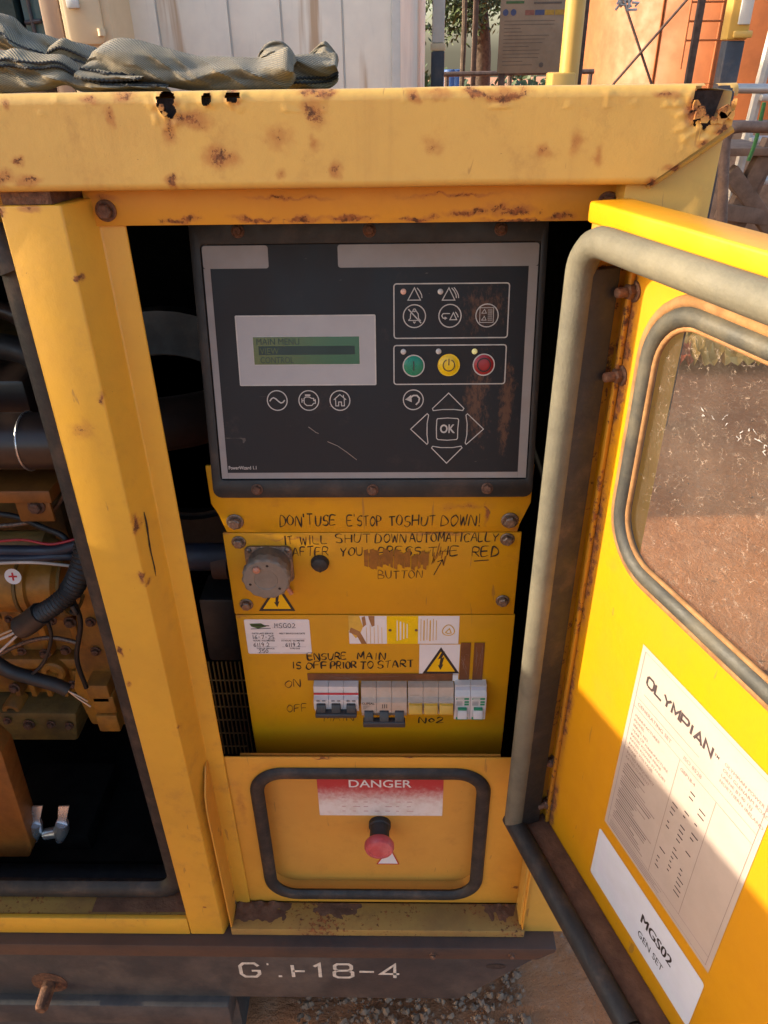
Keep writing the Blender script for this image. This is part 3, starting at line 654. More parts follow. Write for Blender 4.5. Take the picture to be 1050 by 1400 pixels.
# --- left post
xpl, xpr = -.2685, -.2262
po = MB(); po.prism(XY, [(xpl, PYF), (xpr, PYF), (-.2150, -.003), (-.1965, -.003), (-.1965, 0), (xpl, 0)], .292, onY(60, 281, PYF).z)
post = po.build('post', M['post'], gen, bevel=.0022, seg=3)
MB().prism(XY, [(xpl+.003, -.0345), (-.232, -.0345), (-.222, .0), (xpl+.003, .0)], onY(60, 281, PYF).z+.0005, zrb+.002).build('post_cap', M['rust'], gen)
SF = Fr((xpr, PYF, 0), (-.2150-xpr, -.003-PYF, 0), (0, 0, 1))
sl = MB(); P0, P1, P2 = SF.at(197, 700, .0006), SF.at(213, 788, .0006), SF.at(187, 722, .0006)
sl.line(SF, [(P0[0]+(P1[0]-P0[0])*k/8+.0006*math.sin(k*1.1), P0[1]+(P1[1]-P0[1])*k/8) for k in range(9)], [.0008, .0022, .0026, .0018, .0024, .0016, .0014, .0018, .0006], .0006)
sl.build('latch_slot', M['rusthole'], gen, smooth=0)
# --- stop panel below
zbt = onY(500, 1036, 0).z; zbb = .306; xbl, xbr = -.2140, .152
hx0, hx1 = onY(362, 1140, 0).x, onY(655, 1140, 0).x; hz0, hz1 = onY(510, 1221, 0).z, onY(510, 1057, 0).z
hole = rrect(hx0, hx1, hz0, hz1, .032, 8)
bx = MB(); bx.holed(FO, [(xbl, zbb), (xbr, zbb), (xbr, zbt), (xbl, zbt)], [hole], -.002, .0)
stopp = bx.build('stop_panel', M['boxp'], gen, bevel=.0009, merge=True)
tr = MB(); c8 = [(.0082*math.cos(2*math.pi*k/10), .0055*math.sin(2*math.pi*k/10)+.001) for k in range(10)]
tr.sweep([FO.w(a, b) for a, b in rrect(hx0-.001, hx1+.001, hz0-.001, hz1+.001, .033, 10)], c8, FO.z, True)
tr.build('edge_trim', M['sealdark'], stopp)
MB().box(FO, hx0-.02, hx1+.02, hz0-.012, hz1+.008, -.021, -.018).build('recess_plate', M['recess'], stopp)
rw = MB(); o_ = rrect(hx0-.004, hx1+.004, hz0-.004, hz1+.004, .035, 8); i_ = rrect(hx0-.001, hx1+.001, hz0-.001, hz1+.001, .032, 8)
rw.holed(FO, o_, [i_], -.0179, -.0021); rw.build('recess_wall', M['recess'], stopp)
gz = [(0, zbt), (.012, zbt-.001), (.030, zbt-.028), (.034, zbt-.05), (.034, .302), (0, .302)]
for xx, nm in ((xbl-.0024, 'end_plate'), (xbr+.0004, 'end_plate')):
    MB().prism(Fr((xx, 0, 0), (0, -1, 0), (0, 0, 1)), gz, 0, -.002).build(nm, M['boxp'], stopp, bevel=.0006)
MB().box(FO, xbl-.002, xbr+.004, .292, .3055, .0005, .0365).build('sill', M['dirt'], gen, bevel=.001)
for (xa, xb, seed_, hgt) in ((xbl+.001, xbl+.075, 3, .007), (xbl+.09, xbl+.17, 8, .003), (xbr-.05, xbr, 5, .004)):
    q = MB(); q.grid(26, 9, lambda i, j: (xa+(xb-xa)*i/25, -.002-.030*j/8, .3050+max(-.0006, hgt*math.sin(math.pi*(.5 if seed_ == 3 and i < 12 else i/25))*(1-j/8)**1.3*(.55+.9*noise.noise(Vector((i*.35, j*.5, seed_)))))), ); q.build('dirt_drift', M['dirtbrown'], gen)
# danger sticker on the recess plate
FD = FY(.018)
ds = MB(); a0, b1 = FD.at(432, 1056, .0004); a1, _ = FD.at(607, 1058, .0004); b0 = FD.at(520, 1115, .0004)[1]; b1 += .012
ds.rect(FD, a0, a1, b0, b1, .0004, 0)
ds.text(FD, 'DANGER', (a0+a1)/2, FD.at(520, 1076, .0004)[1], .0185, .0008, 1, width=.074, bold=.01, align='C')
for r_ in range(4):
    for q in range(7):
        if random.random() < .75: ds.rect(FD, a0+.028+q*.013, a0+.028+q*.013+random.uniform(.003, .009), b0+.008+r_*.0085, b0+.0092+r_*.0085, .0006, 2)
ds.build('danger_sticker', [dangermat(b0, b1), M['white'], plain('faded_pink_ink', (.58, .34, .33), .5)], stopp, smooth=0, label='faded red and white danger sticker')
# emergency stop
ea, eb = FD.at(519, 1137, .012); FE = FD.off(ea, eb)
MB().lathe(FE, 0, 0, [(.0135, 0), (.0135, .006), (.0118, .007), (.0118, .024), (.0105, .0255)], 28).build('stop_body', M['stopbody'], stopp)
MB().lathe(FE, 0, 0, [(.010, .024), (.0155, .0262), (.0178, .0295), (.0178, .034), (.0160, .0375), (.0118, .0390), (.0112, .0384), (.0, .0392)], 32).build('stop_button', M['reddome'], stopp, label='red mushroom emergency stop button')
wt = MB(); a, b = FD.at(522, 1181, .0005); a2, b2 = FD.at(545, 1166, .0005)
wt.poly(FD, [(a-.006, b), (a2, b), ((a+a2)/2, b2+.010)], .0005, 0); wt.line(FD, [(a-.006, b), (a2, b), ((a+a2)/2, b2+.010)], .0014, .0007, True, 1)
wt.build('warning_triangle', [M['white'], M['red']], stopp, smooth=0)
# worn slots with screw in the end corners
bolt_me = MB(); Z0 = Fr((0, 0, 0), (1, 0, 0), (0, 0, 1))
bolt_me.lathe(Z0, 0, 0, [(.0088, 0), (.0088, .0012), (.0080, .0018)], 24)
bolt_me.lathe(Z0, 0, 0, [(.0058, .0016), (.0064, .0022), (.0064, .0062), (.0052, .0074), (.002, .0078), (0, .0074)], 6)
def bolt(px_, py_, Y, parent, mat='steel', s=1.0, name='bolt', rot=0):
    p = onY(px_, py_, Y); return bolt_at(p, parent, mat, s, name, rot)
_bm = {}
def bolt_at(p, parent, mat='steel', s=1.0, name='bolt', rot=None, q=None):
    if mat not in _bm:
        o = bolt_me.build(name, M[mat], parent, smooth=35); o.data.transform(Matrix.Translation(WORLD[o.name])); _bm[mat] = o.data
    else:
        o = bpy.data.objects.new(name, _bm[mat]); COL.objects.link(o)
    put(o, p, parent); o.scale = (s, s, s)
    e = Matrix.Rotation(random.uniform(0, 1), 4, 'Y') if rot is None else Matrix.Rotation(rot, 4, 'Y')
    o.matrix_local = Matrix.Translation(o.location) @ (q or Matrix()) @ e @ Matrix.Scale(s, 4)
    return o
random.seed(11)
bm_shift = Vector((0, 0, 0))
for px_, py_, s in ((145, 288, .85), (831, 277, .85)): bolt(px_, py_, -.0065, gen, 'rustbolt', s)
bolt(282, 1086, -.012, stopp, 'steel', .55); bolt(319, 1233, -.006, stopp, 'steel', .5); bolt(711, 1236, -.006, stopp, 'steel', .5)

# --- base frame
FBs = FY(-.050); zb1 = .290; zb0 = onY(500, 1311, -.05).z
b_ = MB(); xr_ = onY(763, 1290, -.05).x
b_.prism(FBs, [(-1.3, zb0), (onY(735, 1312, -.05).x, zb0), (xr_, zb0+.018), (xr_, zb1), (-1.3, zb1)], -.09, 0)
base_o = b_.build('base_frame', M['basetop'], gen, bevel=.0025)
FBf = FY(-.042); zb2 = onY(500, 1366, -.042).z
f_ = MB(); f_.prism(FBf, [(-1.3, zb2), (onY(628, 1366, -.042).x, zb2), (onY(745, 1312, -.042).x, zb0-.0005), (-1.3, zb0-.0005)], -.03, 0)
f_.build('base_face', M['basemetal'], base_o, bevel=.004)
f2 = MB(); f2.box(FBf, -1.3, onY(318, 1390, -.05).x, zb2-.045, zb2+.004, -.03, .014); f2.build('lower_flange', M['basemetal'], base_o, bevel=.003)
f3 = MB(); f3.box(XY, -1.25, -.235, -.02, .74, 0, zb2-.0005); f3.box(XY, -.02, .16, .3, .74, 0, zb2-.0005); f3.box(XY, -1.25, .12, .0, .74, zb2, zb0-.001); f3.build('skid', M['basemetal'], base_o)
tx = MB(); a, b = FBf.at(331, 1335, .0004); a2, _ = FBf.at(546, 1335, .0004); bt = FBf.at(331, 1317, .0004)[1]
cw = (a2-a)/(7+6*.28)
for k, ch in enumerate('Gfh18-4'):
    tx = MB(); wide(tx, FBf, ch, a+cw*1.28*k, b, cw, bt-b, .0046, .0004, .28); tx.build('stencil_letter', M['stencil'], base_o, smooth=0)
# worn patch of the stencil: paint wiped off
tp = MB(); p = onY(68, 1343, -.042)
FT = FY(-.042)
tp.lathe(FT, p.x, p.z, [(.024, .0), (.024, .0006), (.010, .0012)], 24)
tp.build('worn_washer', M['rust'], base_o)
st = MB(); st.tube([p+Vector((0, .01, 0)), p+Vector((0, -.03, -.004)), p+Vector((0, -.034, -.004))], [.0095, .0085, .006], 12); st.build('lug', M['rust'], base_o)
wv_ = MB(); p = onY(678, 1321, -.042); wv_.disc(FT, p.x, p.z, .013, .0005, 20, ry=.006); wv_.build('drain_hole', M['rusthole'], base_o)
for q in ((592, 1306), (700, 1306)): bolt_at(onY(*q, -.05), base_o, 'rustbolt', .55)

# --- engine bay sill and seal
zs1 = onY(150, 1256, PYF).z; zs0 = .292
es = MB(); es.box(FO, XL+.01, xpl-.0008, zs0, zs1, .030, .0362); es.build('bay_lip', M['post'], gen, bevel=.001)
MB().box(FO, XL+.01, xpl-.0008, zs0, zs1-.001, .0, .0295).build('bay_ledge', M['dirt'], gen)
dd = MB(); a0, b0 = onY(125, 1250, -.03).x, zs1
dd.grid(14, 5, lambda i, j: (a0+(xpl-.002-a0)*i/13, -.028+.033*j/4, b0+.0008+.005*(i/13)**1.5*(.3+.7*j/4)+noise.noise(Vector((i*.9, j*.9, 4)))*.0010))
dd.build('dirt_drift', M['dirtbrown'], gen)
bay_h = [(xpl-.013, 1.12), (xpl-.013, zs1+.045)] + [(xpl-.043+.030*math.cos(R_(-t)), zs1+.045-.030*math.sin(R_(t))) for t in range(15, 91, 15)] + [(-.6, zs1+.014), (-1.1, zs1+.014)]
cs = [(.0135*math.cos(2*math.pi*k/10), .0105*math.sin(2*math.pi*k/10)) for k in range(10)]
se = MB(); se.sweep([FY(-.004).w(a, b) for a, b in smoothpath([(a, b, 0) for a, b in bay_h], 1) and bay_h], cs, FO.z)
se.sweep([FY(-.012).w(a, b) for a, b in ((xpl-.013, 1.119), (xpl-.02, 1.14), (xpl-.05, 1.15), (-1.1, 1.15))], cs, FO.z)
se.build('bay_seal', M['sealdark'], gen)
MB().box(FO, xpl-.024, xpl+.001, zs1, 1.17, -.02, -.008).build('bay_flange', M['flange'], gen)
# engine bay door, swung open to the left of the picture
LD = Fr((XL-.01, -.04, 0), (.5, -.866, 0), (0, 0, 1))
ld = MB(); ld.box(LD, 0, .80, .45, 1.158, -.032, 0); ld.build('bay_door', M['door'], gen, bevel=.003)

# ================================================================== control panel
PAN = Fr((-.0255, .034, .8995), (1, 0, 0), (0, .046, .2315))
M['memb'] = membrane(); M['lcd'] = lcd()
pa = PAN.at
pw0, pw1 = -.147, .1475; ph = .250
zo = .004
pn = MB(); out = rrect(pw0, pw1, 0, ph, .008, 4)
i0, j0 = pa(272, 331); i1 = pa(741, 331)[0]; i2, j2 = pa(303, 657)
ml, mr = pa(276, 335)[0], pa(737, 334)[0]; mb_, mt_ = pa(500, 653)[1], pa(500, 334)[1]
pn.holed(PAN, out, [rrect(ml-.001, mr+.001, mb_-.001, mt_+.001, .003, 3)], -.014, zo)
panel = pn.build('control_panel', M['blackplastic'], gen, bevel=.0012, merge=True, label='black generator control panel with small green display')
MB().box(PAN, pw0+.006, pw1-.006, .006, ph-.004, -.11, -.0145).build('panel_housing', M['inside'], panel)
c1 = .0018
me_ = MB(); me_.box(PAN, ml-.0005, mr+.0005, mb_-.0005, mt_+.0005, -.013, c1-.0004, 0)
il, ir = (pa(288, 366)[0]+pa(312, 645)[0])/2, (pa(724, 364)[0]+pa(706, 645)[0])/2; ib = pa(500, 645)[1]; it = pa(500, 365.5)[1]
cg = c1
me_.rect(PAN, ml, il, mb_, it, cg, 1); me_.rect(PAN, ir, mr, mb_, it, cg, 1); me_.rect(PAN, il+.0001, ir-.0001, mb_, ib, cg, 1)
t1 = pa(367, 350)[0]; t2 = pa(462, 350)[0]
for x0, x1, side in ((ml, t1, 1), (t2, mr, -1)):
    r = .0022; pts = rrect(x0, x1, it, mt_, r, 4); me_.poly(PAN, pts, cg+.00003, 1)
wl = .0009
def pl_(pts, closed=True, wd=wl, mi=2, c=cg+.0001): me_.line(PAN, [pa(*p) for p in pts], wd, c, closed, mi)
def rbox(a, b, c, d, r=.0022, wd=.0010):
    x0, y1 = pa(*a); x1, y0 = pa(*d)
    me_.line(PAN, rrect(x0, x1, y0, y1, r, 3), wd, cg+.0001, True, 2)
rbox((538.5, 388), 0, 0, (693, 461)); rbox((538.5, 472), 0, 0, (689.5, 524))
u_ = pa(526, 500)[0]-pa(525, 500)[0]         # metres per pixel on the panel
def local(px_, py_): a, b = pa(px_, py_); return a, b
def ic(cx, cy, pts, closed=False, wd=.0008, s=u_):
    a, b = pa(cx, cy); me_.line(PAN, [(a+x*s, b+y*s) for x, y in pts], wd, cg+.0001, closed, 2)
for cx, cy in ((379.5, 547), (422.5, 547), (465, 547), (565, 546)): me_.circ(PAN, *pa(cx, cy), 13.8*u_, .0009, cg+.0001, mi=2)
for cx, cy in ((566.5, 432), (615, 431.5), (665.5, 431)): me_.circ(PAN, *pa(cx, cy), 14.8*u_, .0009, cg+.0001, mi=2)
ic(379.5, 547, [(-10.5, -1), (-8, 2.5), (-5, 4), (-2, 2.5), (2, -1.5), (5, -3.5), (8, -2.5), (10.5, .5)], wd=.0011)
ic(422.5, 547, [(-6.5, -4), (-6.5, 3), (-4, 5), (1, 5), (4, 3), (7, 3), (7, 0), (9, 1), (9, -4), (6.5, -4), (4, -7), (-3, -7), (-6.5, -4)]); ic(422.5, 547, [(-5, 7.5), (2.5, 7.5)], wd=.0013); ic(422.5, 547, [(-9.5, 3), (-9.5, -3)]); ic(422.5, 547, [(-9.5, 0), (-6.5, 0)])
ic(465, 547, [(-8.5, 1), (0, 8.5), (8.5, 1)]); ic(465, 547, [(-6, 2), (-6, -7.5), (-2, -7.5), (-2, -2), (2, -2), (2, -7.5), (6, -7.5), (6, 2)]); ic(465, 547, [(5, 8), (5, 5)])
ic(565, 546, [(-9, .5), (-4, 4.5), (-3.5, -1.5), (-9, .5), (-5, 1)], wd=.0016); ic(565, 546, [(-5, 2), (0, 6), (5, 6), (8.5, 2), (7.5, -3), (3.5, -7)], wd=.0013)
for cx, n2 in ((567, 1), (614, 2)):
    ic(cx, 402, [(-9, -7.5), (7.5, -7.5), (-.5, 8)], True)
    for q in range(n2): ic(cx, 402, [(3+3*q, 8+q*.6), (6.5+3*q, 4), (9+3*q, -1), (9.5+3*q, -5)])
ic(566.5, 432, [(-8, -5.5), (-5.5, -3), (-5, 3), (-2.5, 6.5), (2.5, 6.5), (5, 3), (5.5, -3), (8, -5.5), (-8, -5.5)]); ic(566.5, 432, [(-8, 9), (9, -9)], wd=.001); me_.circ(PAN, *pa(566.5, 424), 1.8*u_, .0007, cg+.0001, 10, 2); ic(566.5, 432, [(-1.5, -7), (0, -9), (1.5, -7)])
ic(615, 431.5, [(0, 3), (-9, 3), (-11, 0), (-9, -3), (-5, -3)]); ic(615, 431.5, [(-7, -1.5), (-4.5, -3), (-7, -4.5)]); ic(615, 431.5, [(0, -5), (9, -5), (4.5, 4)], True); ic(615, 431.5, [(7, 5), (10, 1), (11, -2)])
ic(665.5, 431, [(-9.5, 10), (8.5, 10), (8.5, -9), (-9.5, -9)], True, .0005); ic(665.5, 431, [(-7, 3), (-3.5, 8), (-1, 3)], True, .0005); ic(665.5, 431, [(-7, -6), (-3.5, -1), (-1, -6)], True, .0005)
for q in range(6): ic(665.5, 431, [(1, 7-q*2.6), (7, 7-q*2.6)], wd=.0005)
for cx, cy, pts in ((613, 549, [(0, 12.5), (21.5, -9), (20, -12), (8, -10.5), (-8, -10.5), (-21, -12), (-22, -9)]), (610.5, 620, [(0, -13.5), (21.5, 9), (20, 11.5), (8, 9.5), (-8, 9.5), (-20, 11.5), (-21.5, 9)]),
                  (574.5, 586, [(-13.5, 0), (9.5, 22), (11.5, 20), (9.5, 8), (9.5, -8), (11, -20), (9.5, -22)]), (647.5, 586, [(13.5, 0), (-9.5, 22), (-11.5, 20), (-9.5, 8), (-9.5, -8), (-11.5, -20), (-10, -22)])): ic(cx, cy, pts, True, .0008)
ic(611.5, 586, [(-14, 15), (0, 16), (14, 15), (15.5, 13), (14.5, 0), (14.5, -13), (13, -15), (0, -16), (-13, -15), (-15, -13), (-15.5, 0), (-15, 13)], True, .0008)
a, b = pa(611.5, 591); me_.text(PAN, 'OK', a, b, .0108, cg+.0001, 2, width=21*u_, bold=.025, align='C')
a, b = pa(313.5, 641); me_.text(PAN, 'PowerWizard 1.1', a, b, .0046, cg+.0001, 2, width=.0255, bold=.015)
for (p, q) in (((431, 590), (436, 592)), ((448, 603), (462, 609)), ((462, 609), (475, 618)), ((475, 618), (488, 628)), ((422, 583), (433, 591))): me_.line(PAN, [pa(*p), pa(*q)], .0006, cg+.0001, mi=3)
me_.build('membrane', [M['memb'], M['grey'], M['linew'], plain('scratch', (.30, .24, .2), .6)], panel, smooth=0)
d_ = MB(); x0, y1 = pa(322, 432); x0 = (x0+pa(330, 525)[0])/2; x1, y0 = pa(514, 525)
d_.box(PAN, x0, x1, y0, y1, c1-.0002, c1+.0006, 0); d_.line(PAN, rrect(x0, x1, y0, y1, .0006, 2), .0011, c1+.0007, True, 1)
lx0, ly1 = pa(346, 460.5); lx0 = (lx0+pa(349, 497)[0])/2; lx1, ly0 = pa(492, 497)
d_.line(PAN, rrect(lx0, lx1, ly0, ly1, .0006, 2), .0011, c1+.0007, True, 1)
d_.build('display_surround', [M['greylcd'], M['linew']], panel, smooth=0)
l_ = MB(); l_.rect(PAN, lx0, lx1, ly0, ly1, c1+.0009, 0)
lh = (ly1-ly0)/3.0
for k, tx_ in enumerate(('MAIN MENU', 'VIEW', 'CONTROL')):
    yb = ly1-lh*(k+1)+lh*.16
    if k == 1: l_.rect(PAN, lx0+.0045, lx1-.004, yb-lh*.10, yb+lh*.84, c1+.0011, 1)
    l_.text(PAN, tx_, lx0+(.003 if k == 0 else .0055), yb, lh*.98, c1+(.0011 if k != 1 else .0013), 1 if k != 1 else 0, width=.037*len(tx_)/9, bold=-.005)
l_.build('display', [M['lcd'], M['lcdtext']], panel, smooth=0, label='small green display with three lines of menu text')
BU = (('green', 565.5, 499.5), ('yellowb', 613.3, 498.5), ('redb', 661, 498))
for k, (mt_n, cx, cy) in enumerate(BU):
    a, b = pa(cx, cy); r = 14.2*u_
    q = MB(); q.lathe(PAN, a, b, [(r, c1), (r, c1+.0005), (r*.9, c1+.0011), (r*.4, c1+.0015), (0, c1+.0016)], 32, 0)
    q.circ(PAN, a, b, r, .0011, c1+.0008, 32, 1)
    if k == 0: q.line(PAN, [(a, b-r*.45), (a, b+r*.45)], .0009, c1+.0019, mi=2)
    if k == 1: q.circ(PAN, a, b, r*.55, .0008, c1+.0020, 20, 2, 115, 425); q.line(PAN, [(a, b), (a, b+r*.62)], .0008, c1+.0020, mi=2)
    if k == 2: q.circ(PAN, a, b, r*.62, .0010, c1+.0020, 24, 2)
    q.build('button', [M[mt_n], M['linew'] if k != 1 else M['yellowb'], M['prt']], panel, label=('green start button', 'yellow power button', 'red round stop button')[k])
for mt_n, cx, cy in (('ledpink', 551.5, 398.5), ('ledoff', 602, 398.5), ('ledoff', 551.5, 480.5), ('ledoff', 599.5, 480), ('ledon', 648.5, 480)):
    a, b = pa(cx, cy); MB().lathe(PAN, a, b, [(3.9*u_, c1), (3.6*u_, c1+.0006), (2*u_, c1+.0012), (0, c1+.0014)], 14).build('indicator_light', M[mt_n], panel)
qp = PAN.x.to_4d(); rotp = Matrix((PAN.x, -PAN.z, PAN.y)).transposed().to_4x4()
for cx, cy in ((325, 316), (505, 315), (685, 313), (351.5, 669), (509.5, 669.5), (666, 667.5)):
    a, b = PAN.at(cx, cy, zo); bolt_at(PAN.w(a, b, zo), panel, 'rustbolt', .62, q=rotp)
# ================================================================== panel plates below the control panel
at = FP.at
xl, xr = -.1725, .1190
zt1 = at(500, 727)[1]; zt2 = at(500, 839)[1]
zc = .535
tb = MB(); tb.prism(FP, [(xl+.0045, zt1+.0015), (xr-.0055, zt1+.0015), (xr-.004, zt1+.010), (xr+.0045, zt1+.034), (xr+.0045, zt1+.075), (xl-.0065, zt1+.075), (xl-.0065, zt1+.034), (xl-.001, zt1+.022)], .0005, .0035)
tb.build('top_bracket', M['plate'], gen, bevel=.0012)
mp = MB(); mp.box(FP, xl, xr-.001, zt2+.0012, zt1+.0005, -.0008, .0025); midp = mp.build('socket_plate', M['plate'], gen, bevel=.0012)
zbend = at(500, 1006)[1]
lp = MB(); lp.box(FP, xl+.0005, xr+.0005, zbend, zt2-.0002, -.0008, .0022)
lp.prism(Fr((xl+.0005, .044, 0), (0, -1, 0), (0, 0, 1)), [(.0022, zbend), (-.0008, zbend), (-.012, zbend-.13), (-.009, zbend-.13)], 0, -(xr-xl))
lowp = lp.build('breaker_plate', M['plate'], gen, bevel=.0008, merge=True)
MB().box(FP, xl+.012, xr-.012, .50, zt1+.06, -.10, -.004).build('breaker_housing', M['inside'], gen)
for cx, cy, c, s in ((321.5, 713, .0036, .95), (697, 711, .0036, .95), (326.5, 741, .0026, .80), (693.5, 737, .0026, .80), (337, 826, .0026, .80), (687, 821, .0026, .80), (363, 1028, -.006, .72), (672, 1026, -.006, .72)):
    a, b = FP.at(cx, cy, c); bolt_at(FP.w(a, b, c), gen, 'steel', s)
# adhesive left where a sticker was torn off
sc = MB(); rs = random.Random(8); F2 = FP.off(0, 0, .0026)
a0, b1 = F2.at(498, 748); a1, b0 = F2.at(586, 778)
for k in range(22):
    x = a0+(a1-a0)*k/22+rs.uniform(-.001, .001); wv = (a1-a0)/22*rs.uniform(.8, 1.3); t0, t1_ = rs.uniform(0, .008)+(b1-b0)*.05*(abs(k-8)/8), rs.uniform(0, .006)
    sc.poly(F2, [(x, b0+t1_), (x+wv, b0+t1_+rs.uniform(-.002, .002)), (x+wv+.0005, b1-t0), (x, b1-t0+rs.uniform(-.002, .001))], .0002+.00003*k)
for k in range(14):
    x = a1+rs.uniform(-.004, .018); y = b0+rs.uniform(0, .02); sc.line(F2, [(x, y), (x+rs.uniform(.001, .004), y+rs.uniform(.004, .012))], rs.uniform(.0004, .0012), .0003)
sc.build('adhesive_residue', plain('adhesive', (.30, .115, .012), .5, var=.35, scale=130, dust=.6, dcol=(.17, .065, .015)), midp, smooth=0)
# hand lettering
F1 = FP.off(0, 0, .0036); F3 = FP.off(0, 0, .0023)
def words(fr, lst, y0, ytop, wd, parent, mat='ink', seed=1):
    h = MB()
    for k, (t, x0, x1, *r) in enumerate(lst):
        yb = r[0] if r else y0; hand(h, fr, t, (x0, yb), (x1, yb-1), (x0, ytop+(yb-y0)), wd, seed=seed+k)
    return h.build('hand_lettering', M[mat], parent, smooth=0)
words(F1, [("DON'T", 383, 428), ('USE', 431, 459), ("E'STOP", 475, 522), ('TO', 532, 550), ('SHUT', 552, 595), ('DOWN!', 603, 657)], 719, 705, .00115, gen, seed=2)
words(F2, [('IT', 389, 400), ('WILL', 411, 448), ('SHUT', 459, 506, 742.5), ('DOWN', 513, 555, 742), ('AUTOMATICALLY', 560, 681, 741)], 744, 732, .00105, midp, seed=9)
h = words(F2, [('AFTER', 400, 449), ('YOU', 465, 496), ('PRESS', 517, 575), ('THE', 586, 627)], 760, 748, .0011, midp, seed=15)
words(F2, [('RED', 645, 681, 761)], 761, 748, .00135, midp, seed=21)
words(F2, [('BUTTON', 517, 577)], 791, 780, .0009, midp, 'inkfaint', seed=25)
ar = MB(); ar.line(F2, [F2.at(593, 786), F2.at(605, 765)], .0009, .0003); ar.line(F2, [F2.at(598, 768), F2.at(605, 765), F2.at(606, 772)], .0009, .0003); un = MB(); un.line(F2, [F2.at(648, 767), F2.at(668, 765.5)], .0011, .0003); un.build('underline_mark', M['ink'], midp, smooth=0); ar.build('arrow_mark', M['ink'], midp, smooth=0)
words(F3, [('ENSURE', 421, 474), ('MAIN', 489, 527)], 902, 893, .0015, lowp, seed=31)
words(F3, [('IS', 400, 412), ('OFF', 419, 448), ('PRIOR', 452, 487), ('TO', 493, 511), ('START', 516, 565, 913)], 914.5, 905, .0016, lowp, seed=41)
words(F3, [('ON', 390, 411)], 940, 930, .0011, lowp, 'inkfaint', seed=51); words(F3, [('OFF', 393, 420)], 974, 963.5, .0009, lowp, 'inkfaint', seed=54)
words(F3, [('MAIN', 443, 484)], 986, 977, .0008, lowp, 'inkfaint', seed=55); words(F3, [('No2', 573, 606)], 988, 980, .0014, lowp, 'ink', seed=58)
# socket with grey screw cap
sa, sb = F2.at(369, 770); FS = F2.off(sa, sb)
MB().prism(FS, rrect(-.0235, .0235, -.0215, .0215, .006, 4), 0, .003).build('socket_flange', M['steel'], midp, bevel=.0006)
MB().lathe(FS, 0, 0, [(.0215, .003), (.0215, .016), (.020, .017)], 32).build('socket_body', M['capdark'], midp)
cap = MB(); n_ = 56; ringz = [(.0225, .0172), (.0225, .026), (.0215, .0275), (.0118, .0275), (.0110, .0266), (.0, .0266)]
vs_ = []; fs = []
for ri, (r, z_) in enumerate(ringz):
    for k in range(n_):
        rr = r+(.0011 if (ri < 2 and k % 4 < 2) else 0); t = 2*math.pi*k/n_; vs_.append(FS.w(rr*math.cos(t), rr*math.sin(t)-.0005, z_))
for i in range(len(ringz)-1):
    for k in range(n_): fs.append((i*n_+k, i*n_+(k+1) % n_, (i+1)*n_+(k+1) % n_, (i+1)*n_+k))
cap.add(vs_, fs)
for t in (80, 200, 320): cap.disc(FS, .0165*math.cos(R_(t)), .0165*math.sin(R_(t)), .0014, .0278, 10, 1)
cap.build('socket_cap', [M['capgrey'], M['rusthole']], midp, smooth=35)
MB().lathe(FS, -.0075, .0125, [(.0036, .0276), (.0036, .0300), (.0025, .0312), (0, .0316)], 12).build('cap_button', M['pinkp'], midp)
MB().prism(FS, [(.013, -.024), (.0165, -.0255), (.0215, -.0345), (.0178, -.0365)], .002, .006).build('cap_tether', M['pinkp'], midp, bevel=.0006)
for t in ((-.019, .018), (.0195, .018)): MB().lathe(FS, *t, [(.0028, .003), (.0028, .0042), (.0015, .0052), (0, .0053)], 12).build('screw', M['steel'], midp)
ka, kb = F2.at(437.5, 769); MB().lathe(F2, ka, kb, [(.0092, 0), (.0090, .003), (.0075, .0058), (.004, .0072), (0, .0074)], 28).build('rubber_plug', M['sealdark'], midp)
MB().disc(F2, F2.at(437.5, 781)[0], F2.at(437.5, 781)[1], .0016, .0003, 10).build('hole', M['rusthole'], midp, smooth=0)
def hazard(fr, tl, tr_, bl, back=None, parent=None, ext=None):
    """black and yellow electrical hazard triangle between base corners bl..tr_ and apex"""
    q = MB()
    if back:
        q.rect(fr, back[0], back[1], back[2], back[3], .0002, 2)
    (ax, ay), (bx_, by), (cx, cy) = tl, tr_, bl
    q.poly(fr, [tl, bl, tr_], .0004, 1)
    ct = ((ax+bx_+cx)/3, (ay+by+cy)/3); sh = lambda p, k: (ct[0]+(p[0]-ct[0])*k, ct[1]+(p[1]-ct[1])*k)
    q.poly(fr, [sh(tl, .76), sh(bl, .76), sh(tr_, .76)], .0005, 0)
    H = ay-by; u = H
    z = [(.02, .42), (-.10, .12), (-.02, .16), (-.05, -.10), (-.09, -.09), (-.01, -.28), (.07, -.06), (.03, -.07), (.09, .22), (.02, .17), (.10, .42)]
    cxm = ct[0]; cym = by+H*.42
    q.poly(fr, [(cxm+x*u, cym+y*u) for x, y in z], .0006, 1)
    return q.build('hazard_sticker', [M['warny'], M['prt'], M['white']], parent, smooth=0)
hazard(F2, F2.at(379, 797), F2.at(404, 835), F2.at(354, 835), None, midp)
a0, b1 = F3.at(573.5, 881); a1, b0 = F3.at(627, 922)
hazard(F3, F3.at(603, 884.5), F3.at(628, 920.5), F3.at(577.5, 920.5), (a0, a1, b0, b1), lowp)
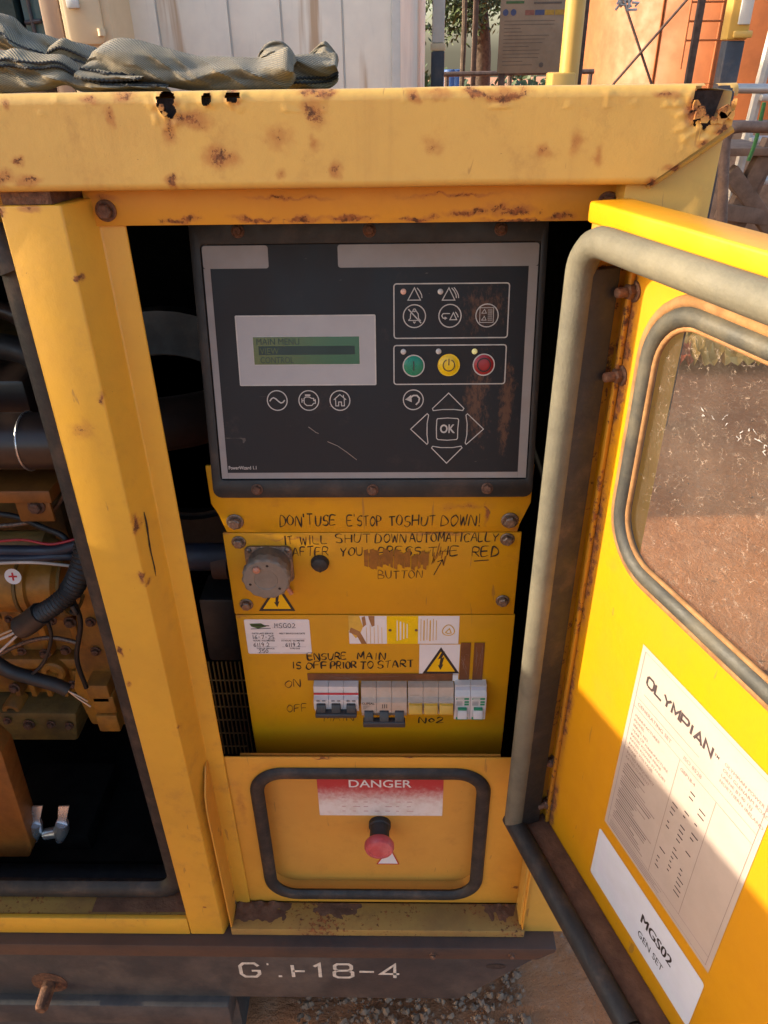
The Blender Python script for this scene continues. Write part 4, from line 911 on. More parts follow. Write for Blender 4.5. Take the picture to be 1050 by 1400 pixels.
# service label
sv = MB(); a0, b1 = F3.at(335.5, 846.5); a1, b0 = F3.at(424, 893); b0 = F3.at(338, 893.5)[1]; a1 = F3.at(424.5, 870)[0]; a0 = F3.at(336.5, 870)[0]
sv.poly(F3, rrect(a0, a1, b0, b1, .002, 3), .0003, 0); W_, H_ = a1-a0, b1-b0
def svp(u, v): return (a0+u*W_, b1-v*H_)
for tx_, u, v, wd in (('DATE LAST SERVICE', .10, .42, .33), ('NEXT SERVICE DUE DATE', .52, .42, .40), ('HOURS / KILOMETRES', .10, .63, .34), ('AT HOURS / KILOMETRES', .54, .63, .36), ('TYPE OF SERVICE', .14, .86, .28), ('TYPE DUE', .66, .86, .16)):
    sv.text(F3, tx_, *svp(u, v), .0028, .0005, 1, width=wd*W_, bold=.02)
for u, v in ((.10, .56), (.54, .56), (.10, .79), (.54, .79), (.14, .97), (.54, .97), (.42, .24)): sv.line(F3, [svp(u, v), svp(u+(.36 if u < .5 else .38), v)], .00025, .0005, mi=2)
sv.poly(F3, [svp(.08, .12), svp(.26, .11), svp(.34, .2), svp(.2, .26), svp(.1, .2)], .0005, 3); sv.line(F3, [svp(.09, .27), svp(.40, .25)], .0008, .0005, mi=1); sv.line(F3, [svp(.12, .16), svp(.38, .18)], .0010, .0006, mi=1)
def svh(t, u, v, u1, hgt):
    rnd = random.Random(len(t)+int(v*50)); ws = [NARROW.get(ch, 1) for ch in t]; tot = sum(ws)+.3*len(ws); x = 0; sc_ = (u1-u)*W_/tot
    for ch, wv in zip(t, ws):
        for st_ in ST.get(ch, []):
            sv.line(F3, [(p_[0]+(x+p*wv)*sc_, p_[1]+q*hgt*H_+rnd.uniform(-.0003, .0003)) for p, q in st_ for p_ in (svp(u, v),)], .0006, .0006, mi=1)
        x += wv+.3
svh('MSG02', .46, .24, .80, .13); svh('16-7-25', .10, .56, .45, .11); svh('6119.2', .10, .78, .36, .11); svh('6119.2', .60, .78, .84, .11); svh('250', .17, .97, .33, .10)
sv.build('service_label', [M['white'], M['prt'], M['labelfine'], M['boardgreen']], lowp, smooth=0, label='white service label with handwritten dates and hours')
# torn yellow and white sticker
ys = MB(); a0, b1 = F3.at(476, 842); a1, b0 = F3.at(626.5, 880); W_, H_ = a1-a0, b1-b0
q3 = lambda u, v: (a0+u*W_, b0+v*H_)
ys.rect(F3, a0, a1, b0, b1, .0002, 0); ys.rect(F3, q3(.345, 0)[0], q3(.63, 0)[0], b0, b1, .00035, 1)
ys.poly(F3, [q3(0, 1), q3(.10, 1), q3(.13, .62), q3(.10, .35), q3(.06, .2), q3(0, .5)], .00035, 2)
for pts in ([(.02, .6), (.10, .45), (.16, .0), (.11, .0), (.07, .3), (.0, .42)], [(.18, 1), (.235, 1), (.235, .66), (.21, .62), (.185, .9)], [(.12, .95), (.15, 1), (.16, .7), (.13, .6)]): ys.poly(F3, [q3(*p) for p in pts], .0004, 3)
for k in range(5): ys.line(F3, [q3(.16+.035*k, .02), q3(.16+.035*k, .6+.08*(k % 2))], .0005, .0004, mi=2)
for k in range(4): ys.line(F3, [q3(.44+.03*k, .12+.03*k), q3(.44+.03*k, .85-.04*k)], .0016 if k == 1 else .0009, .0005, mi=0)
for k in range(6): ys.line(F3, [q3(.655+.028*k, .1+.02*(k % 3)), q3(.655+.028*k, .9-.05*(k % 2))], .0013 if k in (1, 3) else .0007, .0004, mi=2)
fx, fy = q3(.905, .5)
ys.line(F3, [(fx+.0062*math.cos(t)*(1-.25*math.sin(t)), fy+.0072*math.sin(t)) for t in [2*math.pi*k/20 for k in range(20)]], .0011, .0004, True, 2); ys.line(F3, [(fx-.003, fy-.003), (fx+.001, fy+.002), (fx+.003, fy-.004), (fx-.001, fy-.0045)], .0012, .0004, True, 2)
for u in (.375, .613): ys.disc(F3, *q3(u, .5), .0017, .0006, 12, 4)
ys.build('torn_sticker', [M['white'], M['yellowb'], plain('sticker_ochre', (.70, .42, .06), .5), plain('torn_paper', (.36, .17, .06), .7), M['rustbolt']], lowp, smooth=0, label='torn yellow and white sticker')
# brown tape strips
def tape(x0, y0, x1, y1, nm='tape_strip'):
    b1 = F3.at(x0, y0)[1]; b0 = F3.at(x1, y1)[1]; a0 = F3.at(x0, (y0+y1)/2)[0]; a1 = F3.at(x1, (y0+y1)/2)[0]; q = MB(); q.rect(F3, min(a0, a1), max(a0, a1), b0, b1, .0008)
    rs = random.Random(int(x0))
    for k in range(7): q.line(F3, [(a0+(a1-a0)*rs.uniform(.1, .9), b0+(b1-b0)*rs.uniform(.1, .9)) for _ in range(2)], .0002, .0009, mi=1)
    q.build(nm, [M['tape'], M['labelfine']], lowp, smooth=0)
tape(420.5, 920, 619, 930); tape(629, 878, 642.5, 929); tape(647, 878, 661, 929)
wn = MB(); a0, b1 = F3.at(619, 922); a1, b0 = F3.at(626, 930); wn.rect(F3, a0, a1, b0, b1, .0010); wn.build('paper_scrap', M['white'], lowp, smooth=0)
# ------------------------------------------------------------------ circuit breakers
def breaker(x0, x1, y0, y1, poles, body, tog, kind):
    C_ = .016; a0 = FP.at(x0, (y0+y1)/2, C_)[0]; a1 = FP.at(x1, (y0+y1)/2, C_)[0]
    b1 = FP.at(x0, y0+1.5, .002)[1]; b0 = FP.at(x0, y1, C_)[1]; H = b1-b0; pw = (a1-a0)/poles
    SB = Fr((a0, .044, 0), (0, -1, 0), (0, 0, 1))
    pr = [(.002, b0), (.0125, b0), (.0135, b0+.001), (.0135, b0+H*.22), (.019, b0+H*.25), (.019, b0+H*.62), (.0135, b0+H*.66), (.0125, b1), (.002, b1)]
    if kind == 'rcbo': pr = [(.002, b0), (.016, b0), (.018, b0+.002), (.018, b0+H*.30), (.018, b0+H*.78), (.0125, b0+H*.86), (.0115, b1), (.002, b1)]
    q = MB()
    for k in range(poles):
        FK = Fr((a0+pw*k+.0002, .044, 0), (0, -1, 0), (0, 0, 1)); q.prism(FK, pr, 0, -(pw-.0004))
    mid = .0192 if kind != 'rcbo' else .0182
    F_ = FP
    def R2(u0, u1, v0, v1, c, mi): q.rect(F_, a0+u0*(a1-a0), a0+u1*(a1-a0), b0+v0*H, b0+v1*H, c, mi)
    if kind == 'main':
        R2(.0, 1, .70, .78, .0137, 1)
        for k in range(poles):
            R2((k+.15)/3, (k+.85)/3, .24, .56, .0193, 3)
            for r in range(3): R2((k+.2)/3, (k+.42)/3, .58+.02*r, .59+.02*r, .0193, 2); R2((k+.58)/3, (k+.8)/3, .58+.02*r, .59+.02*r, .0193, 2)
    if kind == 'second':
        q.text(F_, 'CLIPSAL', a0+.001, b0+.555*H, .0042, .0193, 2, width=pw*.82, bold=.02)
        for r in range(4): R2(.04, .04+.16*(1-.2*r), .50-.035*r, .508-.035*r, .0193, 2)
        for k in range(3): R2(.46+.045*k, .475+.045*k, .42, .56, .0193, 2)
    if kind == 'third':
        for k in range(poles): R2((k+.18)/3, (k+.80)/3, .45, .60, .0193, 4)
        R2(.05, .25, .72, .735, .0133, 2); R2(.08, .22, .67, .685, .0133, 2); R2(.05, .28, .08, .095, .0137, 2); R2(.1, .3, .04, .055, .0137, 2)
    if kind == 'rcbo':
        for k in range(poles):
            R2((k+.1)/2, (k+.9)/2, .68, .74, .0183, 3); R2((k+.15)/2, (k+.6)/2, .69, .73, .0184, 0)
            for r in range(4): R2((k+.12)/2, (k+.5)/2, .61-.035*r, .62-.035*r, .0183, 2)
            R2((k+.62)/2, (k+.9)/2, .50, .56, .0183, 3); R2((k+.62)/2, (k+.9)/2, .58, .64, .0183, 3)
            q.poly(F_, rrect(a0+(k+.12)*pw, a0+(k+.88)*pw, b0+.03*H, b0+.13*H, .0018, 3), .0184, 3); R2((k+.25)/2, (k+.75)/2, .06, .10, .0185, 0)
            R2((k+.05)/2, (k+.95)/2, .87, .97, .0126, 4)
    o = q.build('circuit_breaker', body, lowp, bevel=0, smooth=30)
    for k in range(poles):
        t = MB(); u0, u1 = a0+pw*(k+.2), a0+pw*(k+.8); FK = Fr((u0, .044, 0), (0, -1, 0), (0, 0, 1))
        if kind == 'main': t.prism(FK, [(.016, b0+H*.52), (.022, b0+H*.50), (.026, b0+H*.24), (.024, b0+H*.20), (.016, b0+H*.30)], 0, -(u1-u0))
        elif kind == 'second': t.prism(FK, [(.016, b0+H*.36), (.021, b0+H*.32), (.027, b0+H*.06), (.024, b0+H*.02), (.016, b0+H*.2)], 0, -(u1-u0))
        elif kind == 'third':
            FK = Fr((a0+pw*(k+.06), .044, 0), (0, -1, 0), (0, 0, 1)); t.prism(FK, [(.014, b0+H*.60), (.0225, b0+H*.56), (.0265, b0+H*.34), (.0245, b0+H*.26), (.014, b0+H*.24)], 0, -pw*.88)
        else: t.prism(FK, [(.016, b0+H*.40), (.021, b0+H*.38), (.0245, b0+H*.18), (.017, b0+H*.16)], 0, -(u1-u0))
        t.build('toggle', tog, lowp, bevel=.0006)
    if kind in ('main', 'second'):
        t = MB(); FK = Fr((a0+.002, .044, 0), (0, -1, 0), (0, 0, 1)); lo = (.14, .27) if kind == 'main' else (-.06, .10)
        t.prism(FK, [(.019, b0+H*lo[1]), (.0275, b0+H*lo[1]), (.0285, b0+H*lo[0]), (.020, b0+H*lo[0])], 0, -(a1-a0-.004)); t.build('toggle_bar', M['togd'], lowp, bevel=.001)
    if kind == 'rcbo':
        for k in range(poles):
            t = MB(); t.box(FP, a0+pw*(k+.22), a0+pw*(k+.78), b0+H*.40, b0+H*.44, .018, .0215); t.build('toggle_tip', M['togg'], lowp, bevel=.0004)
breaker(428.5, 490, 928, 975, 3, [M['bwhite'], M['red'], M['prt'], M['bwhite'], M['bgrey']], M['togd'], 'main')
breaker(493.5, 556.5, 929, 981, 3, [M['cream'], M['red'], M['prt'], M['bgrey'], M['bgrey']], M['togd'], 'second')
breaker(557.5, 620.5, 929, 979, 3, [M['cream'], M['red'], M['prt'], M['bgrey'], M['bgrey']], M['togy'], 'third')
breaker(621.5, 665, 927, 983, 2, [M['bwhite'], M['red'], M['prt'], M['togg'], M['bblue']], M['bwhite'], 'rcbo')

# ================================================================== the open control door
dat = DF.at
zgt = dat(850, 315)[1]; zgb = dat(697, 1120)[1]; UE = .36
dl = dat(1050, 352, -.008)[1]
wz1 = dat(930, 398, SK)[1]+.002; wz0 = dat(1050, 962, SK)[1]; wu0 = dat(848, 640, SK)[0]+.003; wu1 = .325
d0 = MB()
win = rrect(wu0+.009, wu1-.009, wz0+.009, wz1-.009, .042, 9)
d0.holed(DF, [(0, zgb), (UE, zgb), (UE, zgt+.006), (0, zgt+.006)], [win], SK-.003, SK)
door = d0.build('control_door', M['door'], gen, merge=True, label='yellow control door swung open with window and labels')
fg = MB(); fg.box(DF, -.001, .011, zgb, zgt+.004, SK-.003, -.010); fg.build('hinge_flange', M['doorflange'], door, bevel=.001)
fg = MB(); fg.box(DF, -.001, UE, zgt-.004, zgt+.0095, SK-.0032, -.006); fg.build('top_flange', M['doorlip'], door, bevel=.0022, seg=3)
fg = MB(); fg.box(DF, .0115, UE, zgb-.002, zgb+.010, SK+.0002, -.010); fg.build('bottom_flange', M['dirtbrown'], door, bevel=.001)
fg = MB(); fg.box(DF, UE-.012, UE, zgb+.0105, zgt-.0045, SK+.0002, -.010); fg.build('free_flange', M['doorflange'], door, bevel=.001)
fg = MB(); fg.box(DF, .0197, .0235, zgb+.0105, zgt-.0045, SK+.0002, SK+.004); fg.build('weld_strip', M['doorflange'], door, bevel=.001)
gr = .0100; gc = .001
gp = [(.0105, zgb+gr-.001), (.0105, zgt-.2), (.0105, zgt-gr-.024)]+[(.0345+.024*math.cos(R_(180-t)), zgt-gr-.024+.024*math.sin(R_(180-t))) for t in range(10, 91, 10)]+[(.20, zgt-gr), (UE, zgt-gr)]
cg_ = []
for k in range(12):
    t = 2*math.pi*k/12; cg_.append((gr*math.cos(t), gr*1.05*math.sin(t)+gc))
gk = MB(); gp2 = gp
gk.sweep([DF.w(a, b) for a, b in gp2], cg_, DF.z)
gk.build('door_seal', M['seal'], door)
gk = MB(); seal_b = [(.004, zgb+gr-.001), (.22, zgb+gr-.001)]
gk.sweep([DF.w(a, b) for a, b in seal_b], cg_, DF.z); gk.sweep([DF.w(a, b) for a, b in ((.2215, zgb+gr-.0018), (UE, zgb+gr-.002))], cg_, DF.z)
gk.build('bottom_seal', M['sealdark'], door)
ch = MB(); ch.box(DF, .0125, .0195, zgb+.011, zgt-.030, -.024, .0010); ch.build('seal_channel', M['sealdark'], door, bevel=.001)
# window: pane, seal rings
pn_ = MB(); pn_.poly(DF, rrect(wu0+.010, wu1-.010, wz0+.010, wz1-.010, .041, 9), SK-.001); pn_.build('window_pane', M['pane'], door, smooth=0, label='dusty scratched clear window pane')
def ringp(inset, rad): return [DF.w(a, b) for a, b in rrect(wu0+inset, wu1-inset, wz0+inset, wz1-inset, rad, 9)]
def circ8(r, c, k=.8): return [(r*math.cos(2*math.pi*i/10), r*k*math.sin(2*math.pi*i/10)+c) for i in range(10)]
M['dustring'] = plain('dusty_ring', (.33, .16, .055), .8, var=.4, scale=70, dust=.5, dcol=(.12, .08, .05))
sr = MB(); sr.sweep(ringp(.003, .047), circ8(.0042, SK+.002, 1.0), DF.z, True); sr.sweep(ringp(.0185, .034), circ8(.0020, SK+.0035, 1), DF.z, True); sr.build('seal_edge', M['dustring'], door)
sr = MB(); sr.sweep(ringp(.0115, .040), circ8(.0066, SK+.003, 1.0), DF.z, True); sr.build('window_seal', M['winseal'], door)
sf = MB(); cw_ = SK+.0006; rsf = random.Random(6)
for k in range(30):
    t = k/29; cx_, cy_ = 958+95*t+rsf.uniform(-4, 4), 558+52*t+rsf.uniform(-5, 5)+8*math.sin(t*14)
    if rsf.random() < .6: sf.line(DF, [dat(cx_, cy_, cw_), dat(cx_+rsf.uniform(-5, 5), cy_+rsf.uniform(-5, 5), cw_), dat(cx_+rsf.uniform(-6, 6), cy_+rsf.uniform(-4, 8), cw_)], rsf.uniform(.0002, .0006), cw_)
sf.build('scuff_mark', M['greylcd'], door, smooth=0)
# rating label
lb = MB(); a0, b1 = dat(883, 884, SK+.0004); _, b0 = dat(824, 1118, SK+.0004); a1, _ = dat(967, 1333, SK+.0004); a0 = (a0+dat(824, 1118, SK+.0004)[0])/2
W_, H_ = a1-a0, b1-b0; c0 = SK+.0004
lb.rect(DF, a0, a1, b0, b1, c0, 0); lp_ = lambda u, v: (a0+u*W_, b1-v*H_)
lb.line(DF, [lp_(.03, .02), lp_(.97, .02), lp_(.97, .98), lp_(.03, .98)], .00035, c0+.0002, True, 2)
hh = H_*.042; cw = W_*.072
xx, yy = lp_(.09, .145)
xe = wide(lb, DF, 'OLYMPIAN', xx, yy, cw*.78, hh, .0021, c0+.0002, .28, 1)
lb.text(DF, 'TM', xe, yy+hh*.5, .0035, c0+.0002, 1, bold=.01)
def rows(u, v, items, size, lead, mi=2, bold=.0):
    for k, t in enumerate(items):
        if t: lb.text(DF, t, *lp_(u, v+lead*k), size, c0+.0002, mi, bold=bold)
lb.line(DF, [lp_(.09, .195), lp_(.55, .195)], .00045, c0+.0002, mi=2)
lb.text(DF, 'GENERATING SET', *lp_(.06, .268), .0052, c0+.0002, 2); lb.text(DF, 'ISO 8528', *lp_(.46, .268), .0052, c0+.0002, 2)
rows(.70, .12, ['OLYMPIAN POWER SYSTEMS', 'OLD GLENARM ROAD', 'LARNE BT40 1EJ', 'NORTHERN IRELAND'], .0042, .026, 2)
for v in (.235, .285): lb.line(DF, [lp_(.03, v), lp_(.97, v)], .00035, c0+.0002, mi=2)
lb.line(DF, [lp_(.44, .285), lp_(.44, .93)], .00035, c0+.0002, mi=2); lb.line(DF, [lp_(.72, .285), lp_(.72, .93)], .00035, c0+.0002, mi=2); lb.line(DF, [lp_(.03, .93), lp_(.97, .93)], .00035, c0+.0002, mi=2)
rows(.06, .325, ['MANUFACTURER', 'MODEL', 'SERIAL NO.', 'YEAR OF MANUFACTURE', 'RATED POWER PRIME', 'RATED POWER STANDBY', 'RATED VOLTAGE', 'PHASE', 'RATED FREQUENCY', 'RATED CURRENT'], .0040, .0255, 2)
rows(.46, .325, ['GEP18-4'], .0046, .027, 2, .01)
rl = random.Random(4)
for k in range(24):
    v = .575+.0145*k; x0 = .06+.02*(k % 5 == 0); wln = rl.uniform(.12, .34)
    lb.line(DF, [lp_(x0, v), lp_(x0+wln, v)], .0010, c0+.0002, mi=2 if k % 4 else 1)
for k in range(20):
    v = .36+.026*k
    for u in (.47, .56, .64):
        if rl.random() < .45: lb.line(DF, [lp_(u, v), lp_(u+rl.uniform(.015, .05), v)], .0013, c0+.0002, mi=1)
for k in range(4): lb.line(DF, [lp_(.05, .945+.011*k), lp_(.05+rl.uniform(.4, .65), .945+.011*k)], .0006, c0+.0002, mi=2)
lb.build('rating_label', [M['label'], M['labelink'], M['labelfine']], door, smooth=0, label='cream rating label of small printed rows')
ml_ = MB(); a0, b1 = dat(820, 1131, SK+.0004); _, b0 = dat(807, 1191, SK+.0004); a1 = dat(963, 1347, SK+.0004)[0]; a0 = (a0+dat(807, 1191, SK+.0004)[0])/2
ml_.poly(DF, rrect(a0, a1, b0, b1, .003, 4), c0, 0); W_, H_ = a1-a0, b1-b0
for dx_ in (-.0004, 0, .0004): ml_.text(DF, 'MGS02', a0+.50*W_+dx_, b0+.50*H_, .0165, c0+.0002+dx_*.02, 1, width=.28*W_)
ml_.text(DF, 'GEN SET', a0+.505*W_, b0+.22*H_, .0115, c0+.0002, 1, width=.235*W_)
ml_.build('asset_label', [M['labelw'], M['prt']], door, smooth=0, label='white label lettered MGS02 GEN SET')
rotd = Matrix((DF.x, -DF.z, DF.y)).transposed().to_4x4()
for cx, cy, s in ((867, 398, .85), (849, 513, .85), (757, 1041, .8), (751, 1098, .8)):
    a, b = dat(cx, cy, SK); bolt_at(DF.w(a, b, SK), door, 'rustbolt', s, q=rotd)
    MB().lathe(DF, a, b, [(.0036, SK+.004), (.0036, SK+.013), (.003, SK+.0138), (0, SK+.0138)], 12).build('stud', M['rustbolt'], door)
# ================================================================== engine bay contents
EY = .20
eng = MB()
def ex(px_, py_, Y=EY): return onY(px_, py_, Y)
# block: stepped casting with ribs and bosses
p1_, p2_ = ex(0, 842), ex(128, 1000)
zT, zB = ex(60, 838).z, ex(60, 962).z; xR = ex(128, 860).x
eb_ = MB(); eb_.box(XY, -1.0, xR-.035, EY+.02, EY+.32, zB, zT)
eb_.box(XY, -1.0, xR-.02, EY+.0, EY+.03, zB+.065, zB+.085)
for px_ in (8, 55, 100): p = ex(px_, 870); eb_.box(XY, p.x-.006, p.x+.006, EY+.004, EY+.03, zB+.085, zT)
eb_.box(XY, -1.0, xR-.03, EY+.004, EY+.03, zT-.018, zT)
engine = eb_.build('engine', M['engine'], gen, bevel=.005)
fz = MB(); fz.prism(FY(EY-.01), [(xR-.04, zB+.05), (xR-.012, zT-.02), (xR+.004, zT+.10), (xR+.03, zT+.10), (xR+.03, zB-.02), (xR-.03, zB-.02)], -.02, .012); fz.build('flywheel_housing', M['engine'], engine, bevel=.004)
for q, r in (((75, 915), .017), ((19, 967), .014), ((46, 690), .012)):
    p = ex(*q, EY-.002); FEn = FY(EY-.002).off(p.x, p.z)
    MB().lathe(FEn, 0, 0, [(r, -.02), (r, .006), (r*.85, .009), (r*.5, .009), (r*.45, .0), (0, .0)], 20).build('boss', M['engine'], engine)
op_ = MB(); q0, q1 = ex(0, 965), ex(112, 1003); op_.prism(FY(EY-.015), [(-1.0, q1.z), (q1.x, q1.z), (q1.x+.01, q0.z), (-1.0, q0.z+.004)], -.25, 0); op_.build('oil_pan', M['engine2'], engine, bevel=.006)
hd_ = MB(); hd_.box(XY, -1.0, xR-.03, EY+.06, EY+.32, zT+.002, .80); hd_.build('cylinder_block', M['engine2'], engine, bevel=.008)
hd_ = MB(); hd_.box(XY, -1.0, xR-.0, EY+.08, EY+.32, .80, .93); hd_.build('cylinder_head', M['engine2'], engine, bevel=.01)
bk = MB(); q0, q1 = ex(0, 655, .16), ex(80, 672, .16); bk.box(XY, -1.0, q1.x, .14, .21, q1.z-.004, q1.z+.012)
q2 = ex(48, 690, .15); bk.box(XY, q2.x-.02, q2.x+.02, .145, .15, q2.z-.02, q1.z); bk.build('bracket', M['bracket'], engine, bevel=.002)
bolt_at(ex(50, 692, .144), engine, 'rustbolt', 1.1)
bk = MB(); q0 = ex(0, 530, .2); bk.box(XY, -1.0, ex(42, 560, .2).x, .2, .34, ex(20, 583, .2).z, ex(20, 520, .2).z); bk.build('air_box', M['hosebrown'], engine, bevel=.006)
sx = ex(86, 800, .15).x; sz = ex(30, 803, .15).z; ST_ = Fr((sx, .16, sz), (0, 1, 0), (0, 0, 1))
sm2 = MB(); sm2.lathe(Fr((-1.0, .16, sz), (0, 1, 0), (0, 0, 1)), 0, 0, [(.036, 0), (.036, 1.0+sx-.045), (.0375, 1.0+sx-.044), (.0375, 1.0+sx-.036), (.033, 1.0+sx-.034), (.033, 1.0+sx-.006), (.026, 1.0+sx)], 28); sm2.build('starter_motor', M['engine'], engine, smooth=30)
pl2 = MB(); p = ex(18.5, 787, .124); FQ = Fr((p.x, .1225, p.z), (1, 0, 0), (0, .18, .82))
pl2.disc(FQ, 0, 0, .0098, .0002, 20, 0); pl2.line(FQ, [(-.005, 0), (.005, 0)], .0022, .0004, mi=1); pl2.line(FQ, [(0, -.005), (0, .005)], .0022, .0005, mi=1); pl2.build('plus_sticker', [M['white'], M['red']], engine, smooth=0)
pp = MB(); p = ex(20, 621, .10); pp.tube([(-1.0, .13, p.z), (ex(73, 621, .12).x, .13, p.z), (ex(73, 621, .12).x+.12, .20, p.z-.01), (ex(73, 621, .12).x+.2, .3, p.z-.03)], .030, 20); pp.build('air_pipe', M['hosebrown'], engine)
rg_ = MB(); rp = Fr((ex(24, 621, .10).x, .13, p.z), (0, 1, 0), (0, 0, 1)); rg_.tube([rp.w(.0305*math.cos(2*math.pi*k/28), .0305*math.sin(2*math.pi*k/28)) for k in range(28)], .0011, 6, True); rg_.build('wire_clamp', M['chrome'], engine)
def hosep(name, pts, r, mat, seg=10, n=6): MB().tube(smoothpath([ex(*q) for q in pts], n), r, seg).build(name, M[mat], engine)
hosep('cable', [(-40, 752, .12), (30, 753, .12), (80, 752, .12), (112, 742, .12)], .0065, 'hoseblue'); hosep('cable', [(-40, 764, .115), (40, 764, .115), (95, 760, .12), (115, 770, .13)], .0055, 'hoseblue'); hosep('cable', [(-40, 772, .10), (40, 769, .10), (100, 774, .11)], .0018, 'wire')
# corrugated loom
lo_ = smoothpath([ex(118, 742, .10), ex(112, 775, .09), ex(98, 805, .085), ex(78, 825, .08), ex(55, 840, .08), ex(36, 852, .08)], 12)
MB().tube(lo_, [(.0115 if (k % 2) else .0098)*(1.15 if k < 26 else 1) for k in range(len(lo_))], 12).build('cable_loom', M['hose'], engine)
hosep('loom_end', [(56, 838, .08), (40, 851, .08), (28, 858, .08)], .0135, 'hose')
hosep('wire', [(34, 853, .078), (18, 866, .078), (-10, 878, .078)], .0016, 'wire'); hosep('wire', [(34, 857, .078), (20, 872, .078), (-8, 898, .078)], .0016, 'wire'); hosep('wire', [(36, 851, .078), (25, 858, .08), (-10, 872, .078)], .0012, 'copper')
hosep('hose', [(-25, 890, .10), (8, 915, .10), (40, 926, .10), (75, 936, .10), (93, 944, .10)], .0085, 'hose')
hosep('bare_wire', [(93, 944, .10), (106, 954, .10), (124, 966, .10)], .0013, 'copper'); hosep('bare_wire', [(94, 945, .10), (108, 952, .098), (120, 959, .098)], .0010, 'copper')
hosep('cable_tie', [(98, 828, .08), (104, 838, .08), (98, 836, .085)], .003, 'hose')
cl = MB()
for q in ((142, 935), (155, 975), (150, 950)): p = ex(*q, .17); cl.box(XY, p.x-.016, p.x+.014, .15, .20, p.z-.016, p.z+.016)
cl.build('mount_clip', M['engine'], engine, bevel=.003)
br = MB(); FBk = FY(.05); P_ = [FBk.at(*q) for q in ((-30, 1000), (2, 1030), (44, 1160), (40, 1172), (-30, 1172))]; br.prism(FBk, P_, -.03, .0); br.build('battery_bracket', M['bracket'], gen, bevel=.002)
ck = MB()
for k, px_ in enumerate((52, 88)):
    p0, p1, p2 = ex(px_, 1102, .075), ex(px_-3, 1125, .068), ex(px_-6, 1148, .070)
    dv = (p1-p0).normalized(); FK_ = Fr(p0, (1, 0, 0), -dv); Lk = (p1-p0).length
    ck.prism(FK_, [(-.0075, 0), (.0065, .001), (.0055, -Lk*.8), (.008, -Lk*1.1), (-.008, -Lk*1.1), (-.006, -Lk*.7)], -.001, .0015); ck.tube([p1, p1*.6+p2*.4, p2], [.0085, .0105, .006], 10)
ck.tube([ex(62, 1140, .070), ex(80, 1137, .070)], .008, 12); ck.build('battery_clamp', M['chrome'], gen)
bt = MB(); q0, q1 = ex(40, 1130, .08), ex(118, 1130, .08); bt.box(XY, q0.x-.05, q1.x, .075, .2, .301, q0.z-.012); bt.build('battery', M['inside'], gen, bevel=.004)
# fasteners, fuel lines and clips that crowd the block
re_ = random.Random(14)
for q in ((12, 846), (40, 850), (70, 848), (96, 850), (110, 872), (30, 890), (62, 893), (90, 888), (115, 905), (50, 925), (100, 935), (20, 940), (120, 960), (10, 985), (40, 990), (70, 990), (95, 992)):
    bolt_at(ex(*q, EY-.006-.012*(q[1] > 965)), engine, 'rustbolt', re_.uniform(.6, 1.0))
for q in ((124, 850), (131, 890), (139, 930), (146, 985)): bolt_at(ex(*q, EY-.024), engine, 'rustbolt', .8)
hosep('fuel_line', [(-30, 700, .16), (20, 706, .16), (60, 722, .15), (88, 735, .14), (98, 760, .14)], .0035, 'hose'); hosep('fuel_line', [(-30, 720, .17), (30, 716, .17), (70, 700, .17), (90, 672, .17)], .0028, 'steel'); hosep('fuel_line', [(-20, 905, .17), (30, 880, .17), (70, 872, .17), (110, 880, .17)], .003, 'steel')
hosep('wire', [(-20, 742, .11), (30, 738, .11), (70, 744, .11), (110, 735, .12)], .0015, 'redb'); hosep('wire', [(60, 838, .08), (70, 870, .09), (60, 905, .10), (40, 925, .10)], .0022, 'hose'); hosep('wire', [(95, 812, .085), (110, 850, .10), (105, 900, .12), (118, 940, .13)], .0030, 'hose')
hosep('breather_hose', [(-30, 470, .2), (30, 480, .2), (65, 510, .2), (78, 560, .22)], .014, 'hose'); hosep('breather_hose', [(-30, 420, .25), (20, 430, .25), (50, 470, .25), (60, 530, .25)], .010, 'hosebrown')
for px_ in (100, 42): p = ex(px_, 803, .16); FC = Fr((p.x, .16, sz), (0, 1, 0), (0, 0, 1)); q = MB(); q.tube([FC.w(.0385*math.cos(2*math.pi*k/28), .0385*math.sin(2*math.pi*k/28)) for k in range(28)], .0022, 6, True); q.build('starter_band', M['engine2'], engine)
sm3 = MB(); p = ex(20, 750, .16); sm3.lathe(Fr((-1.0, .17, p.z-.004), (0, 1, 0), (0, 0, 1)), 0, 0, [(.02, 0), (.02, 1.0+ex(62, 750, .16).x), (.012, 1.004+ex(62, 750, .16).x), (.008, 1.012+ex(62, 750, .16).x)], 20); sm3.build('solenoid', M['engine2'], engine)
fp = MB()
for k in range(5): p = ex(8+k*22, 905, EY); fp.box(XY, p.x-.004, p.x+.004, EY+.001, EY+.022, zB+.012, zB+.062)
fp.build('casting_rib', M['engine'], engine, bevel=.002)
# things glimpsed in the gap between post and panel
fs_ = MB(); p = onY(235, 590, .3); FG = FY(.32).off(p.x, p.z-.02); fs_.circ(FG, 0, 0, .14, .05, 0, 40); fs_.lathe(FG, 0, 0, [(.17, -.02), (.17, 0), (.12, .01), (.12, -.02)], 40); fs_.build('fan_shroud', M['hose'], gen)
pp = MB(); p = onY(283, 768, .16); pp.tube([(p.x-.12, .17, p.z), (p.x-.01, .17, p.z), (p.x+.10, .18, p.z-.004)], .017, 16); pp.build('coolant_pipe', M['hoseblue'], gen)
pp = MB(); p = onY(300, 770, .17); pp.tube([(p.x-.006, .17, p.z), (p.x+.012, .17, p.z)], .0195, 16); pp.build('pipe_clip', M['basetop'], gen)
gd = MB(); FGd = FY(.16)
for k in range(9): a, b = FGd.at(285+k*6, 905); a2, b2 = FGd.at(292+k*5.4, 1030); gd.tube([FGd.w(a, b), FGd.w(a, b2)], .0011, 6)
